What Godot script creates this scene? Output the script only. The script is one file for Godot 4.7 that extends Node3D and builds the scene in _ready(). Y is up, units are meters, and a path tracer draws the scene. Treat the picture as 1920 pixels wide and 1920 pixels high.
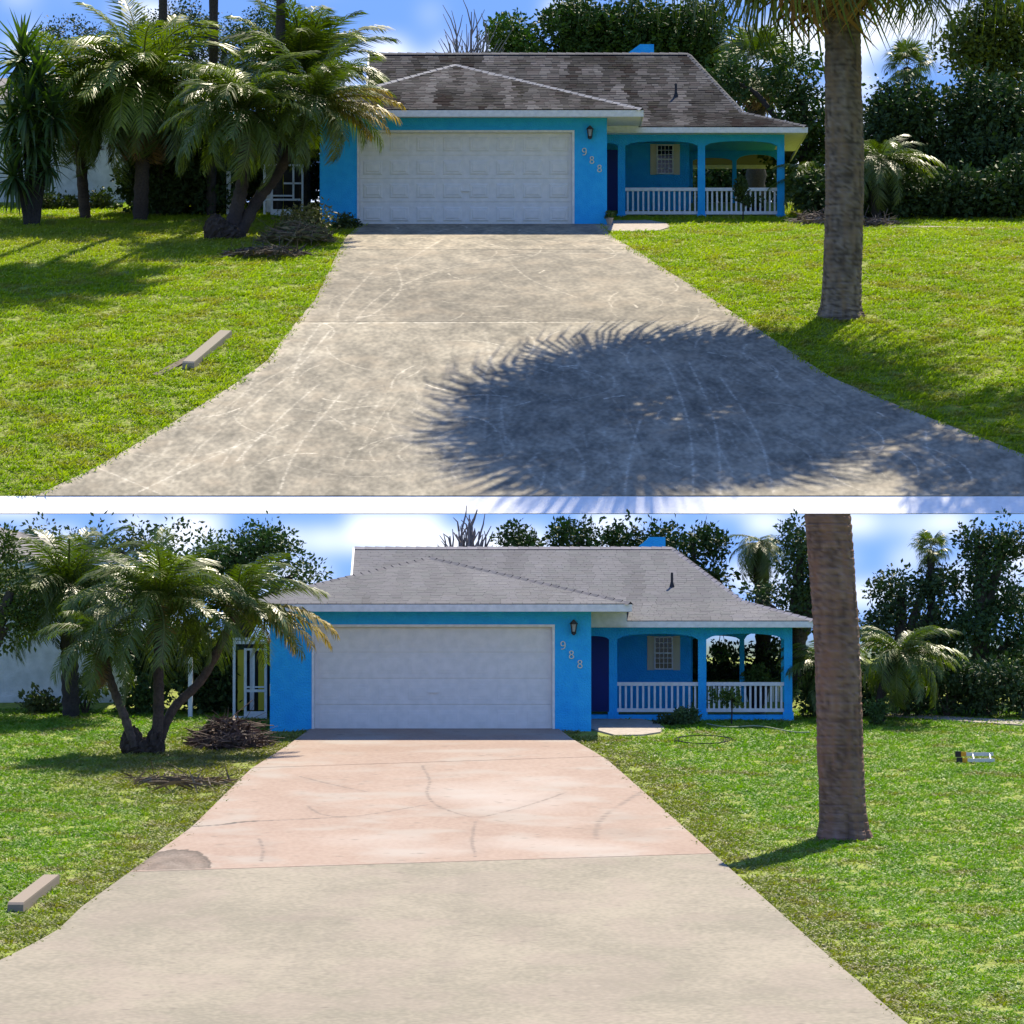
extends Node3D
# Two plots on one hillside, each with the same blue house: the upper plot has the grimy grey driveway,
# the lower one the freshly washed pale driveway. Metres throughout; x right, z towards the street.

const UZ0 := -153.0      # world z of the upper garage front
const LZ0 := -108.0      # world z of the lower garage front
var rng := RandomNumberGenerator.new()
var names := {}

# ------------------------------------------------------------------ mesh builder
class MB:
	var v := PackedVector3Array()
	var n := PackedVector3Array()
	var c := PackedColorArray()
	var u := PackedVector2Array()
	func tri(a: Vector3, b: Vector3, d: Vector3, col: Color, ua = Vector2.ZERO, ub = Vector2.ZERO, ud = Vector2.ZERO) -> void:
		var nn := (b - a).cross(d - a).normalized()
		v.append(a); v.append(d); v.append(b)
		n.append(nn); n.append(nn); n.append(nn)
		c.append(col); c.append(col); c.append(col)
		u.append(ua); u.append(ud); u.append(ub)
	func quad(a: Vector3, b: Vector3, d: Vector3, e: Vector3, col: Color) -> void:
		tri(a, b, d, col); tri(a, d, e, col)
	func quad_uv(a: Vector3, b: Vector3, d: Vector3, e: Vector3, col: Color, ua: Vector2, ub: Vector2, ud: Vector2, ue: Vector2) -> void:
		tri(a, b, d, col, ua, ub, ud); tri(a, d, e, col, ua, ud, ue)
	func box(p0: Vector3, p1: Vector3, col := Color.WHITE) -> void:
		hexa([Vector3(p0.x, p0.y, p1.z), Vector3(p1.x, p0.y, p1.z), Vector3(p1.x, p0.y, p0.z), Vector3(p0.x, p0.y, p0.z)],
			[Vector3(p0.x, p1.y, p1.z), Vector3(p1.x, p1.y, p1.z), Vector3(p1.x, p1.y, p0.z), Vector3(p0.x, p1.y, p0.z)], col)
	func hexa(b: Array, t: Array, col := Color.WHITE) -> void:
		for i in 4:
			var j := (i + 1) % 4
			quad(b[i], b[j], t[j], t[i], col)
		quad(t[0], t[1], t[2], t[3], col)
		quad(b[3], b[2], b[1], b[0], col)
	# a box whose front edges are chamfered by e
	func panel(p0: Vector3, p1: Vector3, e: float, col := Color.WHITE) -> void:
		var f := [Vector3(p0.x + e, p0.y + e, p1.z), Vector3(p1.x - e, p0.y + e, p1.z), Vector3(p1.x - e, p1.y - e, p1.z), Vector3(p0.x + e, p1.y - e, p1.z)]
		var k := [Vector3(p0.x, p0.y, p0.z), Vector3(p1.x, p0.y, p0.z), Vector3(p1.x, p1.y, p0.z), Vector3(p0.x, p1.y, p0.z)]
		quad(f[0], f[1], f[2], f[3], col)
		for i in 4:
			var j := (i + 1) % 4
			quad(k[i], k[j], f[j], f[i], col)
	func tube(pts: Array, rad: Array, sides: int, col, cap := true) -> void:
		var rings := []
		var nrm := []
		for i in pts.size():
			var d: Vector3 = (pts[mini(i + 1, pts.size() - 1)] - pts[maxi(i - 1, 0)]).normalized()
			var ref := Vector3.RIGHT if absf(d.x) < 0.8 else Vector3.UP
			var a := ref.cross(d).normalized()
			var b := d.cross(a)
			var ring := PackedVector3Array()
			var rn := PackedVector3Array()
			for s in sides:
				var t := TAU * s / sides
				var o := a * cos(t) + b * sin(t)
				ring.append(pts[i] + o * rad[i]); rn.append(o)
			rings.append(ring); nrm.append(rn)
		for i in pts.size() - 1:
			var c0: Color = col[i] if col is Array else col
			var c1: Color = col[i + 1] if col is Array else col
			for s in sides:
				var k := (s + 1) % sides
				vert(rings[i][s], nrm[i][s], c0); vert(rings[i + 1][k], nrm[i + 1][k], c1); vert(rings[i][k], nrm[i][k], c0)
				vert(rings[i][s], nrm[i][s], c0); vert(rings[i + 1][s], nrm[i + 1][s], c1); vert(rings[i + 1][k], nrm[i + 1][k], c1)
		if cap:
			var m: int = pts.size() - 1
			for s in sides:
				var k := (s + 1) % sides
				tri(pts[m], rings[m][s], rings[m][k], col[m] if col is Array else col)
				tri(pts[0], rings[0][k], rings[0][s], col[0] if col is Array else col)
	func vert(p: Vector3, nn: Vector3, col: Color, uv := Vector2.ZERO) -> void:
		v.append(p); n.append(nn); c.append(col); u.append(uv)
	func mesh(mat: Material) -> ArrayMesh:
		var arr := []
		arr.resize(Mesh.ARRAY_MAX)
		arr[Mesh.ARRAY_VERTEX] = v; arr[Mesh.ARRAY_NORMAL] = n; arr[Mesh.ARRAY_COLOR] = c; arr[Mesh.ARRAY_TEX_UV] = u
		var m := ArrayMesh.new()
		m.add_surface_from_arrays(Mesh.PRIMITIVE_TRIANGLES, arr)
		m.surface_set_material(0, mat)
		return m

# ------------------------------------------------------------------ naming and tagging
func put(o: Node, called: String, parent: Node) -> Node:
	var key := str(parent.get_instance_id()) + called
	var k: int = names.get(key, 0)
	names[key] = k + 1
	o.name = called if k == 0 else "%s_%03d" % [called, k]
	parent.add_child(o, true)
	return o
func inst(mb: MB, called: String, mat: Material, parent: Node = self) -> MeshInstance3D:
	return of_mesh(mb.mesh(mat), called, parent)
func of_mesh(m: Mesh, called: String, parent: Node = self) -> MeshInstance3D:
	var o := MeshInstance3D.new()
	o.mesh = m
	put(o, called, parent)
	return o
func thing(called: String, label: String, category: String, at: Vector3, group := "") -> Node3D:
	var o := Node3D.new()
	o.position = at
	put(o, called, self)
	return tag(o, label, category, group)
func tag(o: Node3D, label: String, category: String, group := "") -> Node3D:
	o.set_meta("label", label); o.set_meta("category", category)
	if group: o.set_meta("group", group)
	return o
func setting(o: Node3D, label := "", category := "") -> Node3D:
	o.set_meta("kind", "structure")
	if label: o.set_meta("label", label)
	if category: o.set_meta("category", category)
	return o
func stuff(o: Node3D) -> Node3D:
	o.set_meta("kind", "stuff")
	return o

# ------------------------------------------------------------------ terrain
func yu(z: float) -> float:
	var q := maxf(z, -8.0)
	var row := 422.0 + 5.5 * q + (0.327 * q * q if q > 0 else 0.0)
	return (1200.0 - row) / 11064.0 * (153.0 - q)
func yl(z: float) -> float:
	var q := clampf(z, -14.0, 40.0)
	var row := 1371.0 + 9.0 * q + (0.14 * q * q if q > 0 else 0.0)
	var y := (1200.0 - row) / 11064.0 * (108.0 - q)
	if z > 40.0: y -= 0.06 * (z - 40.0)
	if z < -14.0: y -= 0.2 * (-14.0 - z)
	return y
func gu(x: float, z: float, h := 0.0) -> Vector3: return Vector3(x, yu(z) + h, UZ0 + z)
func gl(x: float, z: float, h := 0.0) -> Vector3: return Vector3(x, yl(z) + h, LZ0 + z)
func up(p: Vector3) -> Vector3: return gu(p.x, p.z, p.y)
func lo(p: Vector3) -> Vector3: return gl(p.x, p.z, p.y)

# ------------------------------------------------------------------ materials
func noise(seed_: int, freq: float, oct := 4, kind := FastNoiseLite.TYPE_SIMPLEX_SMOOTH) -> FastNoiseLite:
	var f := FastNoiseLite.new()
	f.seed = seed_; f.frequency = freq; f.fractal_octaves = oct; f.noise_type = kind
	return f
func ntex(f: FastNoiseLite, stops: Array, size := 512) -> NoiseTexture2D:
	var t := NoiseTexture2D.new()
	t.width = size; t.height = size; t.seamless = true; t.noise = f
	var g := Gradient.new()
	var off := PackedFloat32Array(); var cols := PackedColorArray()
	for s in stops: off.append(s[0]); cols.append(s[1])
	g.offsets = off; g.colors = cols
	t.color_ramp = g
	return t
func nnorm(f: FastNoiseLite, strength: float, size := 512) -> NoiseTexture2D:
	var t := NoiseTexture2D.new()
	t.width = size; t.height = size; t.seamless = true; t.noise = f; t.as_normal_map = true; t.bump_strength = strength
	return t
func flat(col: Color, rough := 0.8) -> StandardMaterial3D:
	var m := StandardMaterial3D.new()
	m.albedo_color = col; m.roughness = rough
	return m
func vcol(rough := 0.8) -> StandardMaterial3D:
	var m := StandardMaterial3D.new()
	m.vertex_color_use_as_albedo = true; m.roughness = rough
	return m
func tri_tex(tex: Texture2D, scale: float, rough := 0.85, nrm: Texture2D = null, ns := 0.5, vc := false) -> StandardMaterial3D:
	var m := StandardMaterial3D.new()
	m.albedo_texture = tex; m.roughness = rough
	m.uv1_triplanar = true; m.uv1_world_triplanar = true; m.uv1_scale = Vector3.ONE * scale
	m.vertex_color_use_as_albedo = vc
	if nrm:
		m.normal_enabled = true; m.normal_texture = nrm; m.normal_scale = ns
	return m
func leafy(back: Color, rough := 0.4) -> StandardMaterial3D:
	var m := vcol(rough)
	m.backlight_enabled = true; m.backlight = back
	m.cull_mode = BaseMaterial3D.CULL_DISABLED
	return m
var M := {}
func make_materials() -> void:
	var stucco := nnorm(noise(3, 0.09, 3), 3.0)
	M.blue = tri_tex(ntex(noise(4, 0.012, 4), [[0.0, Color(0.08, 0.62, 0.90)], [0.5, Color(0.11, 0.66, 0.92)], [1.0, Color(0.16, 0.69, 0.93)]]), 0.5, 0.8, stucco, 0.9)
	M.white = tri_tex(ntex(noise(5, 0.02, 4), [[0.0, Color(0.80, 0.81, 0.80)], [1.0, Color(0.90, 0.90, 0.89)]]), 0.6, 0.5)
	M.door_white = tri_tex(ntex(noise(6, 0.02, 4), [[0.0, Color(0.82, 0.82, 0.80)], [1.0, Color(0.89, 0.88, 0.86)]]), 0.4, 0.45)
	M.white_wall = tri_tex(ntex(noise(7, 0.015, 4), [[0.0, Color(0.74, 0.76, 0.72)], [1.0, Color(0.86, 0.87, 0.84)]]), 0.4, 0.85, stucco, 0.4)
	M.edge = tri_tex(ntex(noise(8, 0.02, 4), [[0.0, Color(0.84, 0.84, 0.83)], [1.0, Color(0.93, 0.93, 0.92)]]), 0.5, 0.8)
	M.shingle = vcol(1.0)
	M.shingle.metallic_specular = 0.12
	M.black = flat(Color(0.02, 0.02, 0.022), 0.4)
	M.pipe = flat(Color(0.10, 0.10, 0.12), 0.6)
	M.lamp_glass = flat(Color(0.55, 0.57, 0.55), 0.15)
	M.glass = flat(Color(0.03, 0.05, 0.07), 0.06)
	M.shutter = flat(Color(0.80, 0.77, 0.66), 0.6)
	M.dark = flat(Color(0.05, 0.06, 0.07), 0.8)
	M.curtain = flat(Color(0.80, 0.74, 0.22), 0.8)
	M.screen = flat(Color(0.10, 0.13, 0.15), 0.6)
	M.digit = flat(Color(0.80, 0.80, 0.74), 0.5)
	M.leaf = leafy(Color(0.70, 0.78, 0.10), 0.42)
	M.leaf_dull = leafy(Color(0.16, 0.22, 0.05), 0.45)
	M.dry = leafy(Color(0.25, 0.16, 0.06), 0.8)
	M.grass = leafy(Color(0.75, 0.85, 0.12), 0.6)
	M.wood = vcol(0.95)
	M.wood.metallic_specular = 0.2
	var bump := nnorm(noise(12, 0.05, 4), 4.0)
	M.lawn = tri_tex(ntex(noise(9, 0.03, 5), [[0.0, Color(0.38, 0.32, 0.14)], [0.45, Color(0.42, 0.48, 0.09)], [1.0, Color(0.56, 0.62, 0.11)]]), 0.35, 0.95, bump, 1.0)
	M.concrete = tri_tex(ntex(noise(10, 0.02, 5), [[0.0, Color(0.52, 0.48, 0.43)], [1.0, Color(0.66, 0.62, 0.57)]]), 0.5, 0.9, bump, 0.3)
	M.metal = flat(Color(0.75, 0.76, 0.78), 0.35)
	M.metal.metallic = 0.9
	M.bark = tri_tex(ntex(noise(11, 0.03, 5), [[0.0, Color(0.62, 0.60, 0.57)], [0.5, Color(0.85, 0.84, 0.82)], [1.0, Color(1.0, 0.98, 0.95)]]), 0.9, 0.95, bump, 1.0, true)

# ------------------------------------------------------------------ house pieces
# shingle courses on the plane A-B (eave) to D-C (top): one raised tab after another
func shingles(mb: MB, A: Vector3, B: Vector3, C: Vector3, D: Vector3, pal: Array, f: FastNoiseLite, seed_: int, lift_: float, o_var: float) -> void:
	var r := RandomNumberGenerator.new(); r.seed = seed_
	var nn := (B - A).cross(D - A).normalized()
	if nn.length() < 0.5: nn = (B - A).cross(C - A).normalized()
	var along := (B - A).normalized()
	var upv := nn.cross(along).normalized()
	var high := (D - A).dot(upv)
	var rows := int(ceil(high / 0.145))
	for i in rows:
		var t0 := float(i) / rows; var t1 := float(i + 1) / rows + 0.02
		var l0 := A.lerp(D, t0); var r0 := B.lerp(C, t0)
		var w := (r0 - l0).length()
		var tl := A.lerp(D, minf(t1, 1.0)); var tr := B.lerp(C, minf(t1, 1.0))
		var x := -r.randf() * 0.3
		while x < w:
			var tw := r.randf_range(0.12, 0.30)
			var x0 := clampf(x, 0, w); var x1 := clampf(x + tw - 0.006, 0, w)
			x += tw
			if x1 - x0 < 0.01: continue
			var p0 := l0 + along * x0; var p1 := l0 + along * x1
			var s0 := (tl - A).dot(along); var s1 := (tr - A).dot(along)
			var b0 := (l0 - A).dot(along)
			var q0 := A + along * clampf(b0 + x0, s0, s1) + upv * ((tl - A).dot(upv))
			var q1 := A + along * clampf(b0 + x1, s0, s1) + upv * ((tl - A).dot(upv))
			var lift := nn * (lift_ + r.randf() * lift_ * 0.7)
			var k := clampf((f.get_noise_3d(p0.x * 4.5, p0.y * 1.3, p0.z * 0.3) * 0.95 + f.get_noise_3d(p0.x * 0.9 + 40.0, p0.y * 1.2, p0.z * 0.4) * 0.55) * o_var + 0.48 + r.randf_range(-0.13, 0.13) * o_var, 0.0, 0.999)
			var ki := int(k * (pal.size() - 1))
			var col: Color = pal[ki].lerp(pal[ki + 1], k * (pal.size() - 1) - ki)
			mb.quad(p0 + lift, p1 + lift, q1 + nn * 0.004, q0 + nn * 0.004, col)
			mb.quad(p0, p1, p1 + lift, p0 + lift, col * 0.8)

func caps(mb: MB, a: Vector3, b: Vector3, w: float, col: Color, seed_: int) -> void:
	var r := RandomNumberGenerator.new(); r.seed = seed_
	var n := int((b - a).length() / 0.22)
	var d := (b - a).normalized()
	var side := d.cross(Vector3.UP).normalized()
	for i in n:
		var p := a.lerp(b, float(i) / n); var q := a.lerp(b, float(i + 1) / n)
		var c := col * r.randf_range(0.85, 1.1)
		var h0 := 0.045; var h1 := 0.030
		mb.quad(p + side * w - Vector3.UP * 0.02, q + side * w - Vector3.UP * 0.02, q + Vector3.UP * h1, p + Vector3.UP * h0, c)
		mb.quad(p - side * w - Vector3.UP * 0.02, p + Vector3.UP * h0, q + Vector3.UP * h1, q - side * w - Vector3.UP * 0.02, c)

func arch(mb: MB, x0: float, x1: float, z0: float, z1: float, spring: float, crown: float, top: float) -> void:
	var n := 14
	for i in n:
		var a := lerpf(x0, x1, float(i) / n); var b := lerpf(x0, x1, float(i + 1) / n)
		var ha := spring + (crown - spring) * sqrt(maxf(0.0, 1.0 - pow(2.0 * i / n - 1.0, 2)))
		var hb := spring + (crown - spring) * sqrt(maxf(0.0, 1.0 - pow(2.0 * (i + 1) / n - 1.0, 2)))
		mb.quad(Vector3(a, ha, z1), Vector3(b, hb, z1), Vector3(b, top, z1), Vector3(a, top, z1), Color.WHITE)
		mb.quad(Vector3(b, hb, z0), Vector3(a, ha, z0), Vector3(a, top, z0), Vector3(b, top, z0), Color.WHITE)
		mb.quad(Vector3(a, ha, z0), Vector3(b, hb, z0), Vector3(b, hb, z1), Vector3(a, ha, z1), Color.WHITE)

func bx(called: String, mat: Material, parent: Node, boxes: Array) -> MeshInstance3D:
	var mb := MB.new()
	for b in boxes: mb.box(b[0], b[1])
	return inst(mb, called, mat, parent)
func V(x: float, y: float, z: float) -> Vector3: return Vector3(x, y, z)

func railing(h: Node3D, x0: float, x1: float, z: float, y0: float, y1: float, n: int, tilt := 0.0) -> void:
	var rail := bx("railing", M.white, h, [[V(x0, y1 - 0.075, z - 0.05), V(x1, y1, z + 0.05)], [V(x0, y0, z - 0.04), V(x1, y0 + 0.075, z + 0.04)]])
	for i in n:
		var x := lerpf(x0, x1, (i + 0.5) / n)
		bx("baluster", M.white, rail, [[V(x - 0.021, y0 + 0.075, z - 0.022), V(x + 0.021, y1 - 0.075, z + 0.022)]])

func house(k: float, at: Vector3, label: String, o: Dictionary) -> Node3D:
	var h := thing("house", label, "house", at, "blue houses")
	h.scale = Vector3.ONE * k
	var dx: float = o.dx
	var pf: float = o.pf       # porch floor
	var B := -0.9              # foundations go into the slope
	# garage walls
	bx("garage_wall", M.blue, h, [
		[V(-3.32, B, -0.25), V(-2.47, 2.45, 0)], [V(2.47, B, -0.25), V(3.21, 2.45, 0)], [V(-2.47, 2.17, -0.25), V(2.47, 2.45, -0.002)],
		[V(-3.32, B, -9.0), V(-3.12, 2.45, -0.25)], [V(3.01, B, -4.9), V(3.21, 2.45, -0.25)]])
	bx("door_frame", M.white, h, [[V(-2.47, -0.02, -0.16), V(-2.42, 2.17, 0.012)], [V(2.42, -0.02, -0.16), V(2.47, 2.17, 0.012)], [V(-2.42, 2.12, -0.16), V(2.42, 2.17, 0.012)]])
	# sectional door: four sections with a joint between, eight raised panels each
	var gd := MB.new()
	for i in 4:
		var y0 := 0.0 + i * 0.532
		gd.panel(V(-2.42, y0 + 0.006, -0.18), V(2.42, y0 + 0.526, -0.10), 0.012)
	gd.box(V(-2.42, -0.03, -0.24), V(2.42, 2.14, -0.112), Color(1, 1, 1))
	gd.box(V(-0.10, 0.78, -0.10), V(0.10, 0.81, -0.07))
	var door := inst(gd, "garage_door", M.door_white, h)
	var pm := MB.new()
	pm.panel(V(-0.225, -0.17, 0), V(0.225, 0.17, o.relief), 0.035)
	pm.panel(V(-0.16, -0.105, o.relief), V(0.16, 0.105, o.relief * 1.6), 0.02)
	var pmesh := pm.mesh(M.door_white)
	for i in 4:
		for j in 8:
			of_mesh(pmesh, "door_panel", door).position = V(-2.42 + 4.84 * (j + 0.5) / 8, 0.266 + i * 0.532, -0.101)
	bx("door_seal", M.black, h, [[V(-2.42, -0.06, -0.14), V(2.42, 0.012, -0.09)]])
	# roofs
	var gh: float = o.gh
	var gx: float = o.gx
	var e0 := 2.585
	var A := V(-4.0, e0, 0.56); var Bq := V(4.0, e0, 0.56); var ap := V(gx, gh, -3.4)
	var bl := V(-4.0, e0, -9.5); var br := V(4.0, e0, -9.5); var ab := V(gx, gh, -9.5)
	var slab := MB.new()
	var dn := V(0, -0.05, 0)
	slab.tri(A + dn, Bq + dn, ap + dn, Color(0.1, 0.1, 0.1))
	slab.quad(Bq + dn, br + dn, ab + dn, ap + dn, Color(0.1, 0.1, 0.1)); slab.quad(bl + dn, A + dn, ap + dn, ab + dn, Color(0.1, 0.1, 0.1))
	var gr := inst(slab, "garage_roof", M.shingle, h)
	var f := noise(o.seed, 0.42, 4)
	var sm := MB.new()
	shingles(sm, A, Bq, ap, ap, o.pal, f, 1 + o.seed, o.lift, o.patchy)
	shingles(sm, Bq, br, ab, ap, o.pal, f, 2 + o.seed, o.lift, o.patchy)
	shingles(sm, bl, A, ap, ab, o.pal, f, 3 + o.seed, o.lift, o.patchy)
	stuff(inst(sm, "shingles", M.shingle, gr))
	var cm := MB.new()
	caps(cm, A, ap, 0.10, o.cap, 1); caps(cm, Bq, ap, 0.10, o.cap, 2); caps(cm, ap, ab, 0.12, o.cap, 3)
	inst(cm, "hip_cap", M.shingle, gr)
	var rh: float = o.rh; var xr: float = o.xr; var zr := -7.2
	var xl: float = o.xl
	var kh: float = o.kh; var zk := -3.75; var xk := 6.44
	var eh: float = o.eh; var ze := -2.0; var xe := 7.85
	var zkb := 2 * zr - zk; var zeb := 2 * zr - ze
	var P := [V(xl, kh, zk), V(xk, kh, zk), V(xr, rh, zr), V(xl, rh, zr)]
	var Q := [V(xl, eh, ze), V(xe, eh, ze), V(xk, kh, zk), V(xl, kh, zk)]
	var R := [V(xk, kh, zk), V(xk, kh, zkb), V(xr, rh, zr), V(xr, rh, zr)]
	var S := [V(xe, eh, ze), V(xe, eh, zeb), V(xk, kh, zkb), V(xk, kh, zk)]
	var T := [V(xk, kh, zkb), V(xl, kh, zkb), V(xl, rh, zr), V(xr, rh, zr)]
	var W := [V(xe, eh, zeb), V(xl, eh, zeb), V(xl, kh, zkb), V(xk, kh, zkb)]
	var ms := MB.new()
	for p in [P, Q, R, S, T, W]:
		ms.quad(p[0] + dn, p[1] + dn, p[2] + dn, p[3] + dn, Color(0.1, 0.1, 0.1))
	var mr := inst(ms, "main_roof", M.shingle, h)
	var sh := MB.new()
	for i in 4:
		var p: Array = [P, Q, R, S][i]
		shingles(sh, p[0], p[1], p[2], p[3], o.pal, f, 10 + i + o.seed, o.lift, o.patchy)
	stuff(inst(sh, "shingles", M.shingle, mr))
	var mc := MB.new()
	caps(mc, V(xl, rh, zr), V(xr, rh, zr), 0.12, o.ridge, 4); caps(mc, V(xk, kh, zk), V(xr, rh, zr), 0.10, o.ridge, 5); caps(mc, V(xe, eh, ze), V(xk, kh, zk), 0.10, o.ridge, 6)
	inst(mc, "ridge_cap", M.shingle, mr)
	# fascia boards and soffits
	bx("fascia", M.white, h, [
		[V(-4.0, 2.43, 0.535), V(4.0, 2.575, 0.565)], [V(-4.03, 2.43, -9.5), V(-4.0, 2.575, 0.565)], [V(4.0, 2.43, -9.5), V(4.03, 2.575, 0.565)],
		[V(3.23, eh - 0.135, ze - 0.03), V(xe, eh - 0.01, ze + 0.004)], [V(xe, eh - 0.135, zeb), V(xe + 0.03, eh - 0.01, ze + 0.004)], [V(xl, eh - 0.135, zeb), V(xe, eh - 0.01, zeb + 0.03)]])
	bx("soffit", M.white, h, [
		[V(-3.99, 2.435, -9.0), V(-3.33, 2.455, 0.53)], [V(-3.33, 2.452, 0.0), V(3.22, 2.465, 0.53)], [V(3.22, 2.435, -9.0), V(3.99, 2.455, 0.53)],
		[V(3.22, eh - 0.13, -7.2), V(xe - 0.01, eh - 0.11, -2.04)]])
	bx("eave_return", M.white, h, [[V(3.215, eh - 0.10, -1.98), V(3.97, 2.434, -1.93)]])
	var rake := MB.new()
	for s in [zk, zkb]:
		rake.hexa([V(xl - 0.04, rh - 0.20, zr), V(xl, rh - 0.20, zr), V(xl, kh - 0.20, s), V(xl - 0.04, kh - 0.20, s)], [V(xl - 0.04, rh + 0.02, zr), V(xl, rh + 0.02, zr), V(xl, kh + 0.02, s), V(xl - 0.04, kh + 0.02, s)])
	inst(rake, "rake_board", M.white, h)
	# main body behind
	var body := MB.new()
	body.box(V(-3.12, B, -12.3), V(-2.0, 2.2, -9.0))
	body.box(V(-2.0, B, -12.3), V(5.2 + dx, 2.2, -12.1))
	body.hexa([V(xl + 0.25, 2.2, zeb + 0.6), V(xl + 0.1, 2.2, zeb + 0.6), V(xl + 0.1, 2.2, ze - 1), V(xl + 0.25, 2.2, ze - 1)], [V(xl + 0.25, rh - 0.08, zr - 0.03), V(xl + 0.1, rh - 0.08, zr - 0.03), V(xl + 0.1, rh - 0.08, zr + 0.03), V(xl + 0.25, rh - 0.08, zr + 0.03)])
	inst(body, "rear_wall", M.blue, h)
	# porch
	var sp: float = o.spring; var cr: float = o.crown; var bt := eh - 0.105
	var zp := -2.55
	bx("porch_floor", M.blue, h, [[V(3.215, B, -6.9), V(7.40, pf, zp)]])
	bx("porch_wall", M.blue, h, [[V(3.215, pf, -4.8), V(5.31 + dx * 1.5, bt, -4.6)], [V(5.11 + dx, pf, -12.1), V(5.31 + dx * 1.5, bt, -4.8)]])
	bx("front_door", flat(Color(0.03, 0.20, 0.55), 0.5), h, [[V(3.23, pf, -4.6), V(3.60 + dx, pf + 1.72, -4.55)], [V(3.53 + dx, pf + 0.8, -4.55), V(3.56 + dx, pf + 0.9, -4.51)]])
	var cx := [3.65 + dx, 5.50 + dx, 7.31 + dx * 0.5]
	for x in cx:
		bx("porch_column", M.blue, h, [[V(x - 0.085, pf - 0.3, zp - 0.16), V(x + 0.085, sp + 0.02, zp + 0.005)], [V(x - 0.11, pf - 0.3, zp - 0.185), V(x + 0.11, pf + 0.06, zp + 0.03)]])
	var am := MB.new()
	arch(am, 3.0, cx[0] - 0.085, zp - 0.16, zp, sp, cr - 0.05, bt)
	arch(am, cx[0] + 0.085, cx[1] - 0.085, zp - 0.16, zp, sp, cr, bt)
	arch(am, cx[1] + 0.085, cx[2] - 0.085, zp - 0.16, zp, sp, cr, bt)
	for x in cx: am.box(V(x - 0.085, sp, zp - 0.16), V(x + 0.085, bt, zp))
	inst(am, "arch_beam", M.blue, h)
	bx("porch_ceiling", M.blue, h, [[V(3.225, eh - 0.16, -6.74), V(7.30, eh - 0.133, zp - 0.165)]])
	# rear arcade of the porch, open to the garden behind
	var zb := -6.75
	var rx := [5.38 + dx, 6.46 + dx * 1.6, 7.43]
	for x in rx: bx("arcade_column", M.blue, h, [[V(x - 0.05, pf, zb - 0.12), V(x + 0.05, sp + 0.06, zb)]])
	var ar := MB.new()
	for i in 2: arch(ar, rx[i] + 0.05, rx[i + 1] - 0.05, zb - 0.12, zb, sp, cr + 0.04 - 0.08 * (1 - i), bt)
	for x in rx: ar.box(V(x - 0.05, sp, zb - 0.12), V(x + 0.05, bt, zb - 0.001))
	inst(ar, "arcade_beam", M.blue, h)
	railing(h, cx[0] + 0.085, cx[1] - 0.085, zp - 0.08, pf + 0.06, pf + 0.68, 14)
	railing(h, cx[1] + 0.085, cx[2] - 0.085, zp - 0.08, pf + 0.06, pf + 0.68, 15)
	railing(h, rx[0] + 0.05, rx[2] - 0.05, zb - 0.06, pf + 0.02, pf + 0.64, 17)
	# window with shutters
	var wx: float = o.wx
	var wy: float = o.wy
	var win := bx("window", M.white, h, [[V(wx - 0.20, wy - 0.03, -4.6), V(wx - 0.17, wy + 0.67, -4.54)], [V(wx + 0.17, wy - 0.03, -4.6), V(wx + 0.20, wy + 0.67, -4.54)],
		[V(wx - 0.17, wy - 0.03, -4.6), V(wx + 0.17, wy, -4.53)], [V(wx - 0.17, wy + 0.64, -4.6), V(wx + 0.17, wy + 0.67, -4.54)]])
	bx("pane", M.glass, win, [[V(wx - 0.17, wy, -4.597), V(wx + 0.17, wy + 0.64, -4.585)]])
	var mun := []
	mun.append([V(wx - 0.17, wy + 0.305, -4.585), V(wx + 0.17, wy + 0.335, -4.55)])
	for i in [1, 2, 3]: mun.append([V(wx - 0.17 + 0.085 * i - 0.006, wy, -4.585), V(wx - 0.17 + 0.085 * i + 0.006, wy + 0.64, -4.565)])
	for i in [1, 2, 4, 5]: mun.append([V(wx - 0.17, wy + 0.107 * i - 0.006, -4.585), V(wx + 0.17, wy + 0.107 * i + 0.006, -4.563)])
	bx("glazing_bar", M.white, win, mun)
	for s in [-1, 1]:
		var sh2 := []
		var a: float = wx + s * 0.275
		sh2.append([V(a - 0.072, wy - 0.04, -4.6), V(a + 0.072, wy + 0.68, -4.575)])
		for i in 11: sh2.append([V(a - 0.052, wy + 0.0 + i * 0.06, -4.575), V(a + 0.052, wy + 0.035 + i * 0.06, -4.56)])
		bx("shutter", M.shutter, h, sh2)
	# lanterns
	for x in [o.lampx, 2.84 + dx * 0.3]:
		var lm := MB.new()
		lm.box(V(x - 0.05, 1.98, 0), V(x + 0.05, 2.20, 0.02))
		lm.tube([V(x, 2.17, 0.02), V(x, 2.24, 0.06), V(x, 2.26, 0.11)], [0.012, 0.012, 0.012], 6, Color.WHITE)
		lm.tube([V(x, 2.27, 0.12), V(x, 2.24, 0.12), V(x, 2.18, 0.12)], [0.01, 0.04, 0.095], 8, Color.WHITE)
		lm.tube([V(x, 2.02, 0.12), V(x, 1.98, 0.12), V(x, 1.95, 0.12)], [0.055, 0.045, 0.01], 8, Color.WHITE)
		for s in 4:
			var t := TAU * s / 4 + 0.78
			lm.tube([V(x + cos(t) * 0.055, 2.02, 0.12 + sin(t) * 0.055), V(x + cos(t) * 0.085, 2.18, 0.12 + sin(t) * 0.085)], [0.009, 0.009], 4, Color.WHITE)
		var lan := inst(lm, "wall_lantern", M.black, h)
		var lg := MB.new()
		lg.tube([V(x, 2.025, 0.12), V(x, 2.175, 0.12)], [0.046, 0.072], 8, Color.WHITE)
		inst(lg, "lantern_glass", M.lamp_glass, lan)
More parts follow.
